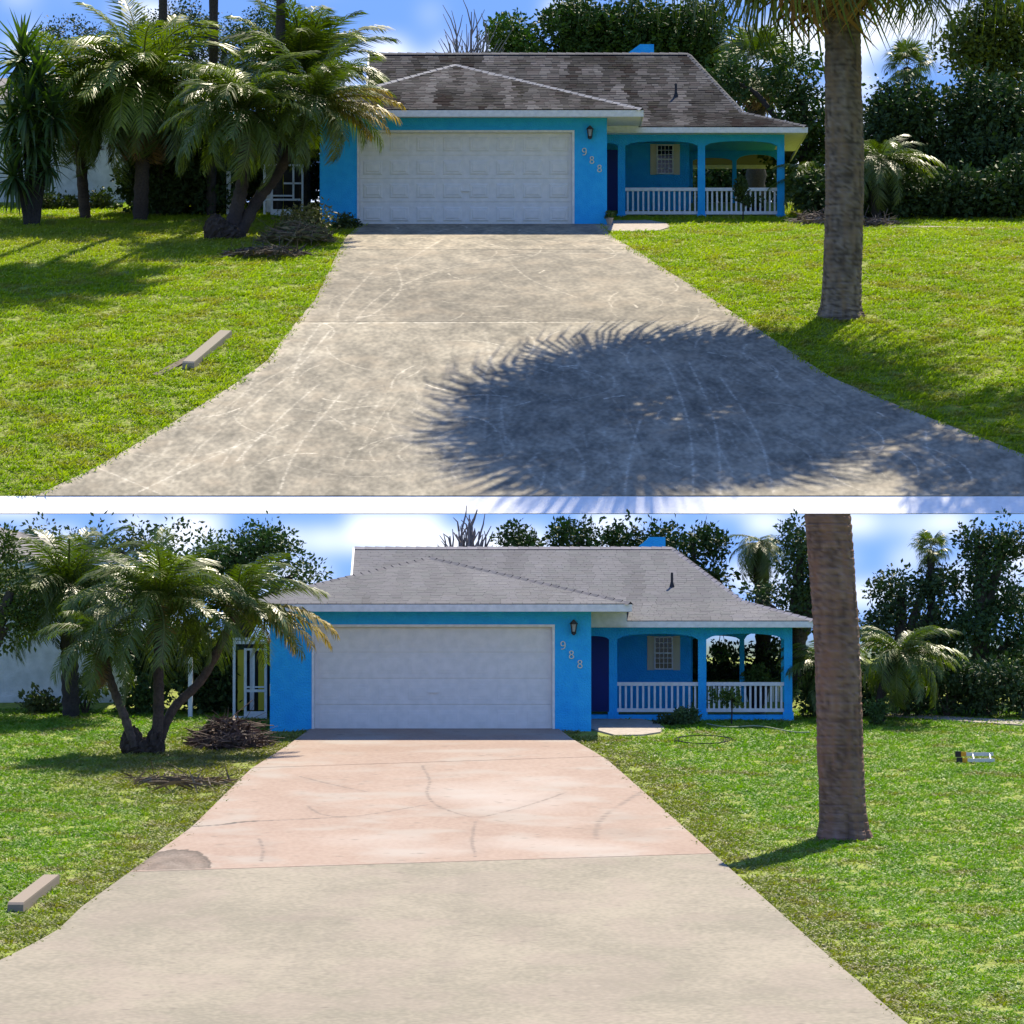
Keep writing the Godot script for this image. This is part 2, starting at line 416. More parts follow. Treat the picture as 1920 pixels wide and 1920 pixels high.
	# house number
	for i in 3:
		var tm := TextMesh.new()
		var fo := SystemFont.new(); fo.font_names = PackedStringArray(["Droid Sans Mono"]); 
		tm.font = fo; tm.text = ["9", "8", "8"][i]; tm.font_size = 64; tm.pixel_size = 0.0036; tm.depth = 0.025
		tm.material = M.digit
		var d := of_mesh(tm, "house_number", h)
		d.position = V(o.num.x + i * 0.172, o.num.y - i * 0.192, 0.013)
	# chimney and vent pipe
	var ch := MB.new()
	var cb: float = rh + o.chb
	ch.box(V(o.chx - 0.34, 2.6, -9.9), V(o.chx + 0.30, cb, -9.2))
	ch.hexa([V(o.chx - 0.34, cb, -9.2), V(o.chx + 0.30, cb, -9.2), V(o.chx + 0.30, cb, -9.9), V(o.chx - 0.34, cb, -9.9)],
		[V(o.chx - 0.04, rh + o.chh, -9.2), V(o.chx + 0.30, rh + o.chh, -9.2), V(o.chx + 0.30, rh + o.chh, -9.9), V(o.chx - 0.04, rh + o.chh, -9.9)])
	inst(ch, "chimney", M.blue, h)
	var vp := MB.new()
	var vx: float = o.vx
	vp.tube([V(vx, o.vy - 0.1, -4.7), V(vx, o.vy + 0.28, -4.7)], [0.028, 0.028], 10, Color.WHITE)
	vp.tube([V(vx, o.vy - 0.1, -4.68), V(vx, o.vy + 0.08, -4.7)], [0.08, 0.03], 10, Color.WHITE)
	inst(vp, "vent_pipe", M.pipe, h)
	return h

# ------------------------------------------------------------------ foliage
func pinnate(L: float, bend: float, n: int, ll: float, droop: float, cols: Array, seed_: int, wid := 0.034) -> MB:
	var r := RandomNumberGenerator.new(); r.seed = seed_
	var mb := MB.new()
	var pts := []; var tan := []
	var p := Vector3.ZERO
	var seg := 14
	for i in seg + 1:
		var a := -bend * pow(float(i) / seg, 1.35)
		var d := V(0, sin(a), cos(a))
		pts.append(p); tan.append(d)
		p += d * L / seg
	var rad := []
	for i in seg + 1: rad.append(lerpf(0.022, 0.005, float(i) / seg))
	mb.tube(pts, rad, 4, cols[2], false)
	for i in n:
		var t := lerpf(0.10, 0.985, float(i) / (n - 1))
		var fi := t * seg; var k := mini(int(fi), seg - 1)
		var base: Vector3 = pts[k].lerp(pts[k + 1], fi - k)
		var d: Vector3 = tan[k]
		var upd := V(0, d.z, -d.y)
		var len := ll * pow(sin(PI * (0.12 + 0.80 * t)), 0.7)
		for s in [-1, 1]:
			var sw := lerpf(0.35, 0.95, t) + r.randf_range(-0.12, 0.12)
			var dir := (V(s, 0, 0) * cos(sw) + d * sin(sw) + upd * (0.28 - 0.4 * droop + r.randf_range(-0.15, 0.15))).normalized()
			var l2 := len * r.randf_range(0.85, 1.1)
			var mid := base + dir * l2 * 0.5
			var tip := base + dir * l2 - V(0, droop * l2 * 0.55, 0) - upd * 0.05
			var wv := d * wid * 0.5
			var tt := clampf(t + r.randf_range(-0.15, 0.15), 0, 1)
			var col: Color = cols[0].lerp(cols[1], tt)
			col = col * r.randf_range(0.8, 1.2)
			mb.tri(base - wv * 0.5, base + wv * 0.5, mid + wv, col)
			mb.tri(base - wv * 0.5, mid + wv, mid - wv, col)
			mb.tri(mid - wv, mid + wv, tip, col)
	return mb

func fan(pet: float, L: float, spread: float, n: int, droop: float, cols: Array, seed_: int, wid := 0.032) -> MB:
	var r := RandomNumberGenerator.new(); r.seed = seed_
	var mb := MB.new()
	mb.tube([V(0, 0, 0), V(0, 0.03 * pet, pet * 0.5), V(0, -0.04 * pet, pet)], [0.025, 0.02, 0.014], 4, cols[2], false)
	var o := V(0, -0.04 * pet, pet)
	for i in n:
		var a := lerpf(-spread, spread, float(i) / (n - 1)) + r.randf_range(-0.03, 0.03)
		var d := V(sin(a), 0.10 * cos(a * 2), cos(a))
		var l := L * (0.75 + 0.25 * cos(a * 0.7)) * r.randf_range(0.88, 1.08)
		var w := V(cos(a), 0, -sin(a)) * wid
		var dr := droop * r.randf_range(0.6, 1.3)
		var m1 := o + d * l * 0.45
		var m2 := o + d * l * 0.75 - V(0, dr * l * 0.18, 0)
		var tip := o + d * l * 0.92 - V(0, dr * l * 0.62, 0)
		var col: Color = cols[0].lerp(cols[1], r.randf()) * r.randf_range(0.8, 1.2)
		mb.tri(o, m1 + w, m1 - w, col)
		mb.quad(m1 - w, m1 + w, m2 + w * 0.8, m2 - w * 0.8, col)
		mb.tri(m2 - w * 0.8, m2 + w * 0.8, tip, col)
	return mb

func sword(L: float, w: float, cols: Array) -> MB:
	var mb := MB.new()
	var p0 := V(0, 0, 0); var p1 := V(0, 0.02 * L, L * 0.45); var p2 := V(0, -0.10 * L, L)
	for s in [-1, 1]:
		mb.quad(p0, p0 + V(s * w * 0.5, 0.01, 0), p1 + V(s * w, 0.02, 0), p1, cols[0])
		mb.tri(p1, p1 + V(s * w, 0.02, 0), p2, cols[1])
	return mb

var FR := {}
func make_fronds() -> void:
	var g := [Color(0.075, 0.115, 0.018), Color(0.115, 0.155, 0.020), Color(0.15, 0.18, 0.05)]
	var y := [Color(0.10, 0.15, 0.02), Color(0.42, 0.26, 0.015), Color(0.28, 0.22, 0.05)]
	var lime := [Color(0.13, 0.18, 0.015), Color(0.20, 0.25, 0.018), Color(0.20, 0.22, 0.05)]
	var dead := [Color(0.16, 0.09, 0.035), Color(0.24, 0.14, 0.05), Color(0.14, 0.09, 0.05)]
	FR.green = []; FR.lime = []; FR.yellow = []; FR.dead = []; FR.fan = []; FR.big_fan = []; FR.fan_dead = []; FR.sword = []
	for i in 3:
		var b: float = [0.9, 1.35, 1.8][i]
		FR.green.append(pinnate(1.7, b, 46, 0.46, 0.45 + 0.2 * i, g, 20 + i).mesh(M.leaf))
		FR.lime.append(pinnate(1.7, b, 46, 0.46, 0.4, lime, 30 + i).mesh(M.leaf))
		FR.yellow.append(pinnate(1.7, b * 0.8, 46, 0.42, 0.5, y, 40 + i).mesh(M.leaf))
		FR.dead.append(pinnate(1.7, b * 0.9, 34, 0.40, 0.9, dead, 50 + i).mesh(M.dry))
		FR.fan.append(fan(0.9, 1.15, 2.0, 34, 0.7 + 0.25 * i, g, 70 + i).mesh(M.leaf))
		FR.big_fan.append(fan(0.9, 1.15, 2.1, 64, 0.5 + 0.2 * i, g, 90 + i, 0.015).mesh(M.leaf))
		FR.fan_dead.append(fan(0.8, 1.15, 1.2, 22, 1.2, dead, 80 + i).mesh(M.dry))
		FR.sword.append(sword(0.95, 0.05, [Color(0.04, 0.08, 0.02) * (0.9 + 0.1 * i), Color(0.06, 0.11, 0.025)]).mesh(M.leaf))

# a crown of fronds: rows of [set, count, lowest elevation, highest elevation, scale]
func crown(t: Node3D, at: Vector3, rows: Array, seed_: int, called := "frond", turn := 0.0) -> void:
	var r := RandomNumberGenerator.new(); r.seed = seed_
	for row in rows:
		var yaw := r.randf() * TAU
		for i in row[1]:
			yaw += 2.399963 + r.randf_range(-0.25, 0.25)
			var el := deg_to_rad(lerpf(row[2], row[3], (i + r.randf()) / row[1]))
			var ms: Array = FR[row[0]]
			var o := of_mesh(ms[r.randi() % ms.size()], called, t)
			var s: float = row[4] * r.randf_range(0.88, 1.12)
			o.transform = Transform3D(Basis(Vector3.UP, yaw) * Basis(Vector3.RIGHT, -el) * Basis(Vector3.BACK, r.randf_range(-0.3, 0.3)) * Basis().scaled(Vector3.ONE * s), at + V(0, r.randf_range(-0.06, 0.06), 0))

func one(t: Node3D, at: Vector3, set_: String, yaw_deg: float, el_deg: float, s: float, which := 0, called := "frond") -> MeshInstance3D:
	var o := of_mesh(FR[set_][which], called, t)
	o.transform = Transform3D(Basis(Vector3.UP, deg_to_rad(yaw_deg)) * Basis(Vector3.RIGHT, deg_to_rad(-el_deg)) * Basis().scaled(Vector3.ONE * s), at)
	return o

func stem(t: Node3D, pts: Array, r0: float, r1: float, col: Color, called := "trunk", rough := 0.12) -> void:
	var r := RandomNumberGenerator.new(); r.seed = pts.size() * 7 + int(r0 * 1000)
	var P := []; var R := []; var C := []
	var n := 26
	for i in n + 1:
		var f := float(i) / n * (pts.size() - 1)
		var k := mini(int(f), pts.size() - 2)
		var a: Vector3 = pts[maxi(k - 1, 0)]; var b: Vector3 = pts[k]; var c: Vector3 = pts[k + 1]; var d: Vector3 = pts[mini(k + 2, pts.size() - 1)]
		P.append(b.cubic_interpolate(c, a, d, f - k))
		R.append(lerpf(r0, r1, float(i) / n) * (1.0 + (rough if i % 2 == 0 else -rough * 0.4) + r.randf_range(-0.05, 0.05)))
		C.append(col * r.randf_range(0.75, 1.2))
	var mb := MB.new()
	mb.tube(P, R, 9, C)
	inst(mb, called, M.bark, t)

# knobbly mass of old roots at a palm's foot
func root(t: Node3D, lumps: Array, seed_: int) -> void:
	var f := noise(seed_, 1.0, 4)
	var mb := MB.new()
	for l in lumps:
		var c: Vector3 = l[0]; var e: Vector3 = l[1]
		var P := func(i: int, j: int) -> Vector3:
			var th := TAU * (i % 28) / 28.0; var ph := PI * j / 18.0
			var d := Vector3(cos(th) * sin(ph), cos(ph), sin(th) * sin(ph))
			return c + d * e * (1.0 + 0.25 * f.get_noise_3d(d.x * 3 + c.x * 9, d.y * 2, d.z * 3) + 0.22 * f.get_noise_3d(d.x * 11, d.y * 5 + c.x, d.z * 11))
		for i in 28:
			for j in 18:
				var sh := 0.5 + 0.8 * absf(f.get_noise_2d(i * 3.7, j * 5.1))
				mb.quad(P.call(i, j), P.call(i, j + 1), P.call(i + 1, j + 1), P.call(i + 1, j), Color(0.055, 0.043, 0.034) * sh * 1.5)
	inst(mb, "root_clump", M.wood, t)

# broad-leaved clump used by every tree crown and shrub
func clump(n: int, rad: float, size: float, seed_: int) -> ArrayMesh:
	var r := RandomNumberGenerator.new(); r.seed = seed_
	var mb := MB.new()
	for i in n:
		var d := V(r.randfn(), r.randfn(), r.randfn()).normalized()
		var p := d * rad * pow(r.randf(), 0.5)
		var ax := (d + V(r.randfn(), r.randfn() - 0.4, r.randfn()) * 0.7).normalized()
		var sd := ax.cross(V(r.randfn(), r.randfn() + 1.0, r.randfn()).normalized()).normalized()
		var nn := sd.cross(ax)
		var l := size * r.randf_range(0.7, 1.3); var w := l * 0.28
		var col := Color.WHITE * r.randf_range(0.75, 1.25)
		mb.tri(p, p + ax * l * 0.5 + sd * w + nn * w * 0.3, p + ax * l, col)
		mb.tri(p, p + ax * l, p + ax * l * 0.5 - sd * w + nn * w * 0.3, col)
	return mb.mesh(M.leaf_bright)
var CL := {}

func leaves(t: Node3D, blobs: Array, per: float, set_: String, dark: Color, light: Color, seed_: int, called := "crown") -> void:
	var r := RandomNumberGenerator.new(); r.seed = seed_
	var f := noise(seed_, 0.45, 3)
	var xf := []; var cc := []
	for b in blobs:
		var c: Vector3 = b[0]; var e: Vector3 = b[1]
		var n := int(per * (e.x * e.y + e.y * e.z + e.x * e.z) / 3.0 * 30.0)
		for i in n:
			var d := V(r.randfn(), r.randfn(), r.randfn()).normalized()
			var q := pow(r.randf(), 0.33)
			var lump := 1.0 + 0.28 * f.get_noise_3d(d.x * 3.0 + c.x, d.y * 3.0 + c.y, d.z * 3.0)
			var p := c + d * e * q * lump
			if f.get_noise_3d(p.x * 3.2, p.y * 3.2, p.z * 3.2) < -0.16: continue
			xf.append(Transform3D(Basis(Vector3.UP, r.randf() * TAU) * Basis(Vector3.RIGHT, r.randf() * TAU) * Basis().scaled(Vector3.ONE * r.randf_range(0.7, 1.3)), p))
			cc.append(dark.lerp(light, clampf(0.5 + 0.5 * f.get_noise_3d(p.x * 1.5, p.y * 1.5, p.z * 1.5 + 50.0) + r.randf_range(-0.3, 0.3), 0, 1)))
	var mm := MultiMesh.new()
	mm.transform_format = MultiMesh.TRANSFORM_3D; mm.use_colors = true
	mm.mesh = CL[set_]; mm.instance_count = xf.size()
	for i in xf.size():
		mm.set_instance_transform(i, xf[i]); mm.set_instance_color(i, cc[i])
	var mi := MultiMeshInstance3D.new()
	mi.multimesh = mm
	put(mi, called, t)
	stuff(mi)

func tree(called: String, label: String, base: Vector3, blobs: Array, per: float, set_: String, dark: Color, light: Color, seed_: int, r0 := 0.22, group := "") -> Node3D:
	var t := thing(called, label, "tree", base, group)
	for b in blobs: b[0] -= base
	var top: Vector3 = blobs[0][0]
	stem(t, [V(0, -0.3, 0), V(top.x * 0.3, top.y * 0.45, top.z * 0.3), top], r0, r0 * 0.35, Color(0.10, 0.085, 0.07))
	for i in range(1, blobs.size()):
		var b: Vector3 = blobs[i][0]
		stem(t, [V(top.x * 0.2, maxf(0.2, minf(b.y, top.y) * 0.45), top.z * 0.2), b.lerp(V(0, b.y * 0.7, 0), 0.4), b], r0 * 0.5, r0 * 0.15, Color(0.10, 0.085, 0.07), "limb")
	leaves(t, blobs, per, set_, dark, light, seed_)
	return t
func shrub(called: String, label: String, base: Vector3, e: Vector3, per: float, set_: String, dark: Color, light: Color, seed_: int, group := "") -> Node3D:
	var t := thing(called, label, "shrub", base, group)
	for i in 3: stem(t, [V(0, -0.1, 0), V((i - 1) * e.x * 0.25, e.y * 0.6, 0), V((i - 1) * e.x * 0.5, e.y * 1.2, 0.05 * i)], 0.03, 0.012, Color(0.09, 0.07, 0.05), "stem")
	leaves(t, [[V(0, e.y, 0), e]], per, set_, dark, light, seed_, "foliage")
	return t

func bare_tree(label: String, base: Vector3, high: float, wide: float, n: int, seed_: int) -> Node3D:
	var t := thing("bare_tree", label, "tree", base)
	var r := RandomNumberGenerator.new(); r.seed = seed_
	var mb := MB.new()
	var col := Color(0.20, 0.18, 0.17)
	mb.tube([V(0, -0.3, 0), V(0, high * 0.3, 0)], [0.16, 0.12], 8, col)
	for i in n:
		var a := r.randf_range(-1, 1)
		var z := r.randf_range(-0.6, 0.6)
		var h := high * (1.0 - 0.25 * absf(a)) * r.randf_range(0.8, 1.05)
		var p := [V(0, high * r.randf_range(0.15, 0.35), 0), V(a * wide * 0.45, high * 0.5, z * wide * 0.5), V(a * wide * 0.8, h * 0.78, z * wide * 0.8), V(a * wide * r.randf_range(0.85, 1.0), h, z * wide)]
		mb.tube(p, [0.075, 0.055, 0.034, 0.012], 5, col * r.randf_range(0.8, 1.3))
		for j in 6:
			var q: Vector3 = p[1].lerp(p[2], r.randf()) if j < 3 else p[2].lerp(p[3], r.randf())
			var e := q + V(r.randf_range(-0.5, 0.5) + a * 0.3, r.randf_range(0.5, 1.2), r.randf_range(-0.4, 0.4)) * high * 0.14
			mb.tube([q, q.lerp(e, 0.5) + V(0.03, 0.05, 0), e], [0.022, 0.015, 0.007], 4, col * r.randf_range(0.8, 1.3))
	inst(mb, "branches", M.wood, t)
	return t

# ------------------------------------------------------------------ driveways
func edge_x(e: Array, z: float) -> float:
	if z <= e[0].y: return e[0].x
	for i in e.size() - 1:
		if z <= e[i + 1].y: return lerpf(e[i].x, e[i + 1].x, (z - e[i].y) / maxf(0.001, e[i + 1].y - e[i].y))
	return e[e.size() - 1].x

func slab(drive: Node3D, le: Array, re: Array, z0: float, z1: float, t0: float, t1: float, g: Callable, mat: Material, col: Color, uvr: Rect2, gap := 0.02) -> void:
	var mb := MB.new()
	var nz := maxi(2, int((z1 - z0) / 0.5)); var nx := 14
	var grid := []
	for i in nz + 1:
		var s := float(i) / nz
		var row := []
		for j in nx + 1:
			var zc := lerpf(z0 + gap, z1 - gap, s)
			var x := 0.0
			for k in 2:
				x = lerpf(edge_x(le, zc), edge_x(re, zc), float(j) / nx)
				zc = lerpf(z0 + gap, z1 - gap, s) + x * lerpf(t0, t1, s)
			row.append([x, zc])
		grid.append(row)
	var P := func(q, h): return g.call(q[0], q[1], h)
	var T := func(q): return Vector2((q[0] - uvr.position.x) / uvr.size.x, (q[1] - uvr.position.y) / uvr.size.y)
	var hh := 0.045
	for i in nz:
		for j in nx:
			var a = grid[i + 1][j]; var b = grid[i + 1][j + 1]; var c = grid[i][j + 1]; var d = grid[i][j]
			mb.quad_uv(P.call(a, hh), P.call(b, hh), P.call(c, hh), P.call(d, hh), col, T.call(a), T.call(b), T.call(c), T.call(d))
			if i == nz - 1: mb.quad_uv(P.call(a, -0.1), P.call(b, -0.1), P.call(b, hh), P.call(a, hh), col, T.call(a), T.call(b), T.call(b), T.call(a))
			if i == 0: mb.quad_uv(P.call(c, -0.1), P.call(d, -0.1), P.call(d, hh), P.call(c, hh), col, T.call(c), T.call(d), T.call(d), T.call(c))
			if j == 0: mb.quad_uv(P.call(d, -0.1), P.call(a, -0.1), P.call(a, hh), P.call(d, hh), col, T.call(d), T.call(a), T.call(a), T.call(d))
			if j == nx - 1: mb.quad_uv(P.call(b, -0.1), P.call(c, -0.1), P.call(c, hh), P.call(b, hh), col, T.call(b), T.call(c), T.call(c), T.call(b))
	inst(mb, "concrete_slab", mat, drive)

class Paint:
	var w: int; var h: int; var px: PackedFloat32Array; var r: Rect2
	func _init(w_: int, h_: int, r_: Rect2) -> void:
		w = w_; h = h_; r = r_
		px.resize(w * h * 3)
	func stroke(pts: Array, width: float, alpha: float, col: Color, f: FastNoiseLite) -> void:
		# pts in metres, joined by a smooth curve
		if pts.size() > 2:
			var sm := []
			for i in pts.size() - 1:
				for k in 8: sm.append((pts[i] as Vector2).cubic_interpolate(pts[i + 1], pts[maxi(i - 1, 0)], pts[mini(i + 2, pts.size() - 1)], k / 8.0))
			sm.append(pts[pts.size() - 1])
			pts = sm
		for i in pts.size() - 1:
			var a: Vector2 = pts[i]; var b: Vector2 = pts[i + 1]
			var n := int((b - a).length() / (width * 0.5)) + 1
			for k in n:
				var p := a.lerp(b, float(k) / n)
				p += Vector2(f.get_noise_2d(p.x * 8, p.y * 8), f.get_noise_2d(p.x * 8 + 90, p.y * 8)) * width * 1.2
				dab(p, width, alpha * clampf(0.55 + 1.1 * f.get_noise_2d(p.x * 2.5, p.y * 2.5 + 40), 0.0, 1.0), col)
	func dab(p: Vector2, rad: float, alpha: float, col: Color) -> void:
		var cx := (p.x - r.position.x) / r.size.x * w; var cy := (p.y - r.position.y) / r.size.y * h
		var rx := maxf(0.7, rad / r.size.x * w); var ry := maxf(0.7, rad / r.size.y * h)
		for y in range(maxi(0, int(cy - ry)), mini(h, int(cy + ry) + 2)):
			for x in range(maxi(0, int(cx - rx)), mini(w, int(cx + rx) + 2)):
				var q := Vector2((x - cx) / rx, (y - cy) / ry).length()
				if q >= 1.0: continue
				var k := alpha * (1.0 - q * q)
				var i := (y * w + x) * 3
				px[i] = lerpf(px[i], col.r, k); px[i + 1] = lerpf(px[i + 1], col.g, k); px[i + 2] = lerpf(px[i + 2], col.b, k)
	func tex() -> ImageTexture:
		var by := PackedByteArray(); by.resize(w * h * 3)
		for i in px.size(): by[i] = int(clampf(px[i], 0, 1) * 255.0)
		return ImageTexture.create_from_image(Image.create_from_data(w, h, false, Image.FORMAT_RGB8, by))

func drive_mat(p: Paint, tone: float) -> StandardMaterial3D:
	var m := StandardMaterial3D.new()
	m.albedo_texture = p.tex(); m.albedo_color = Color(tone, tone, tone); m.roughness = 0.9; m.vertex_color_use_as_albedo = true
	return m

func arc(c: Vector2, rx: float, rz: float, a0: float, a1: float) -> Array:
	var o := []
	for i in 25:
		var a := deg_to_rad(lerpf(a0, a1, i / 24.0))
		o.append(c + Vector2(cos(a) * rx, sin(a) * rz))
	return o

func dirty_paint() -> Paint:
	var p := Paint.new(900, 1000, Rect2(-13, -0.5, 26, 33))
	var f1 := noise(101, 0.22, 4); var f2 := noise(102, 1.4, 4); var f3 := noise(103, 9.0, 3); var f4 := noise(104, 0.6, 3)
	for y in p.h:
		var z := p.r.position.y + p.r.size.y * y / p.h
		for x in p.w:
			var X := p.r.position.x + p.r.size.x * x / p.w
			var k := 0.5 + 0.32 * f1.get_noise_2d(X, z * 0.7) + 0.42 * f2.get_noise_2d(X, z * 0.45) + 0.36 * f3.get_noise_2d(X * 0.7, z * 0.3)
			var y1 := 0.5 + f4.get_noise_2d(X + 50, z)
			var a := Color(0.33, 0.315, 0.265).lerp(Color(0.67, 0.635, 0.55), clampf(k, 0, 1))
			a = a.lerp(Color(0.62, 0.565, 0.47), clampf((y1 - 0.55) * 0.8, 0, 0.5))
			var i := (y * p.w + x) * 3
			p.px[i] = a.r; p.px[i + 1] = a.g; p.px[i + 2] = a.b
	var light := Color(0.84, 0.81, 0.73)
	# scrubbed arcs and wand lines in the grime
	for s in [[Vector2(0.53, 7.34), Vector2(-1.30, 9.18), Vector2(-2.73, 12.36)], [Vector2(-2.86, 9.18), Vector2(-2.66, 12.73), Vector2(-3.22, 15.77), Vector2(-3.70, 16.39)], [Vector2(-3.36, 10.02), Vector2(-4.00, 14.80), Vector2(-4.05, 16.39)],
		[Vector2(-2.86, 12.36), Vector2(-3.37, 14.80), Vector2(-3.69, 17.00)], [Vector2(-4.16, 17.59), Vector2(-4.76, 21.43), Vector2(-5.37, 23.89), Vector2(-5.96, 26.17)], [Vector2(-4.43, 17.00), Vector2(-4.75, 19.85), Vector2(-4.88, 22.93)],
		[Vector2(-5.80, 29.55), Vector2(-5.04, 26.17), Vector2(-4.23, 22.93)], [Vector2(-8.68, 29.95), Vector2(-7.94, 30.93), Vector2(-7.22, 31.89)], [Vector2(-7.77, 31.89), Vector2(-6.07, 28.73), Vector2(-4.80, 26.61)], [Vector2(-4.82, 31.89), Vector2(-4.51, 28.32), Vector2(-3.73, 23.89)],
		[Vector2(3.72, 31.89), Vector2(3.77, 26.61), Vector2(3.45, 21.43), Vector2(3.02, 19.30)], [Vector2(4.27, 31.89), Vector2(4.34, 26.61), Vector2(3.94, 20.91)], [Vector2(5.36, 31.89), Vector2(5.22, 27.48), Vector2(4.60, 22.44)],
		[Vector2(-1.75, 4.09), Vector2(-2.37, 7.34), Vector2(-2.98, 9.61)], [Vector2(-0.80, 4.69), Vector2(0.40, 6.85), Vector2(2.90, 7.15)], [Vector2(1.51, 13.79), Vector2(0.51, 11.62), Vector2(0.00, 9.18)], [Vector2(2.75, 26.17), Vector2(2.46, 29.14), Vector2(2.30, 31.89)],
		[Vector2(9.12, 29.95), Vector2(8.76, 28.73), Vector2(8.82, 27.05)], [Vector2(8.31, 28.73), Vector2(7.64, 28.73), Vector2(7.24, 27.90)]]:
		p.stroke(s, 0.035, 0.34, light, f2)
		p.stroke(s, 0.16, 0.05, light, f2)
	p.stroke([Vector2(-5.16, 17.00), Vector2(-2.46, 16.88), Vector2(0.49, 16.82), Vector2(4.80, 16.70)], 0.07, 0.5, light, f2)
	var r := RandomNumberGenerator.new(); r.seed = 77
	for i in 170:
		var c := Vector2(r.randf_range(-9, 9), r.randf_range(1, 31))
		var rad := r.randf_range(0.6, 2.4)
		var a0 := r.randf() * 360.0
		p.stroke(arc(c, rad, rad * 1.4, a0, a0 + r.randf_range(20, 90)), 0.03, r.randf_range(0.12, 0.36), light, f2)
	for i in 200:
		p.dab(Vector2(r.randf_range(-9, 9), r.randf_range(0, 32)), r.randf_range(0.2, 0.9), r.randf_range(0.04, 0.14), light if r.randf() < 0.5 else Color(0.32, 0.31, 0.28))
	for i in 150:
		var t := r.randf()
		var a := (Vector2(-8.87, 31.89)).lerp(Vector2(9.74, 31.89), t); var b := (Vector2(-4.92, 17.00)).lerp(Vector2(4.82, 16.39), t + r.randf_range(-0.08, 0.08))
		var w0 := r.randf_range(0.0, 0.7); var w1 := w0 + r.randf_range(0.1, 0.3)
		var pa := a.lerp(b, w0); var pb := a.lerp(b, w1)
		p.stroke([pa, pa.lerp(pb, 0.5) + Vector2(r.randf_range(-0.25, 0.25), 0), pb], r.randf_range(0.02, 0.06), r.randf_range(0.06, 0.22), light if r.randf() < 0.7 else Color(0.30, 0.29, 0.25), f2)
	# paler, worn rim along both edges
	for e in [UL, UR]: p.stroke(e, 0.28, 0.16, Color(0.80, 0.74, 0.66), f2)
	return p

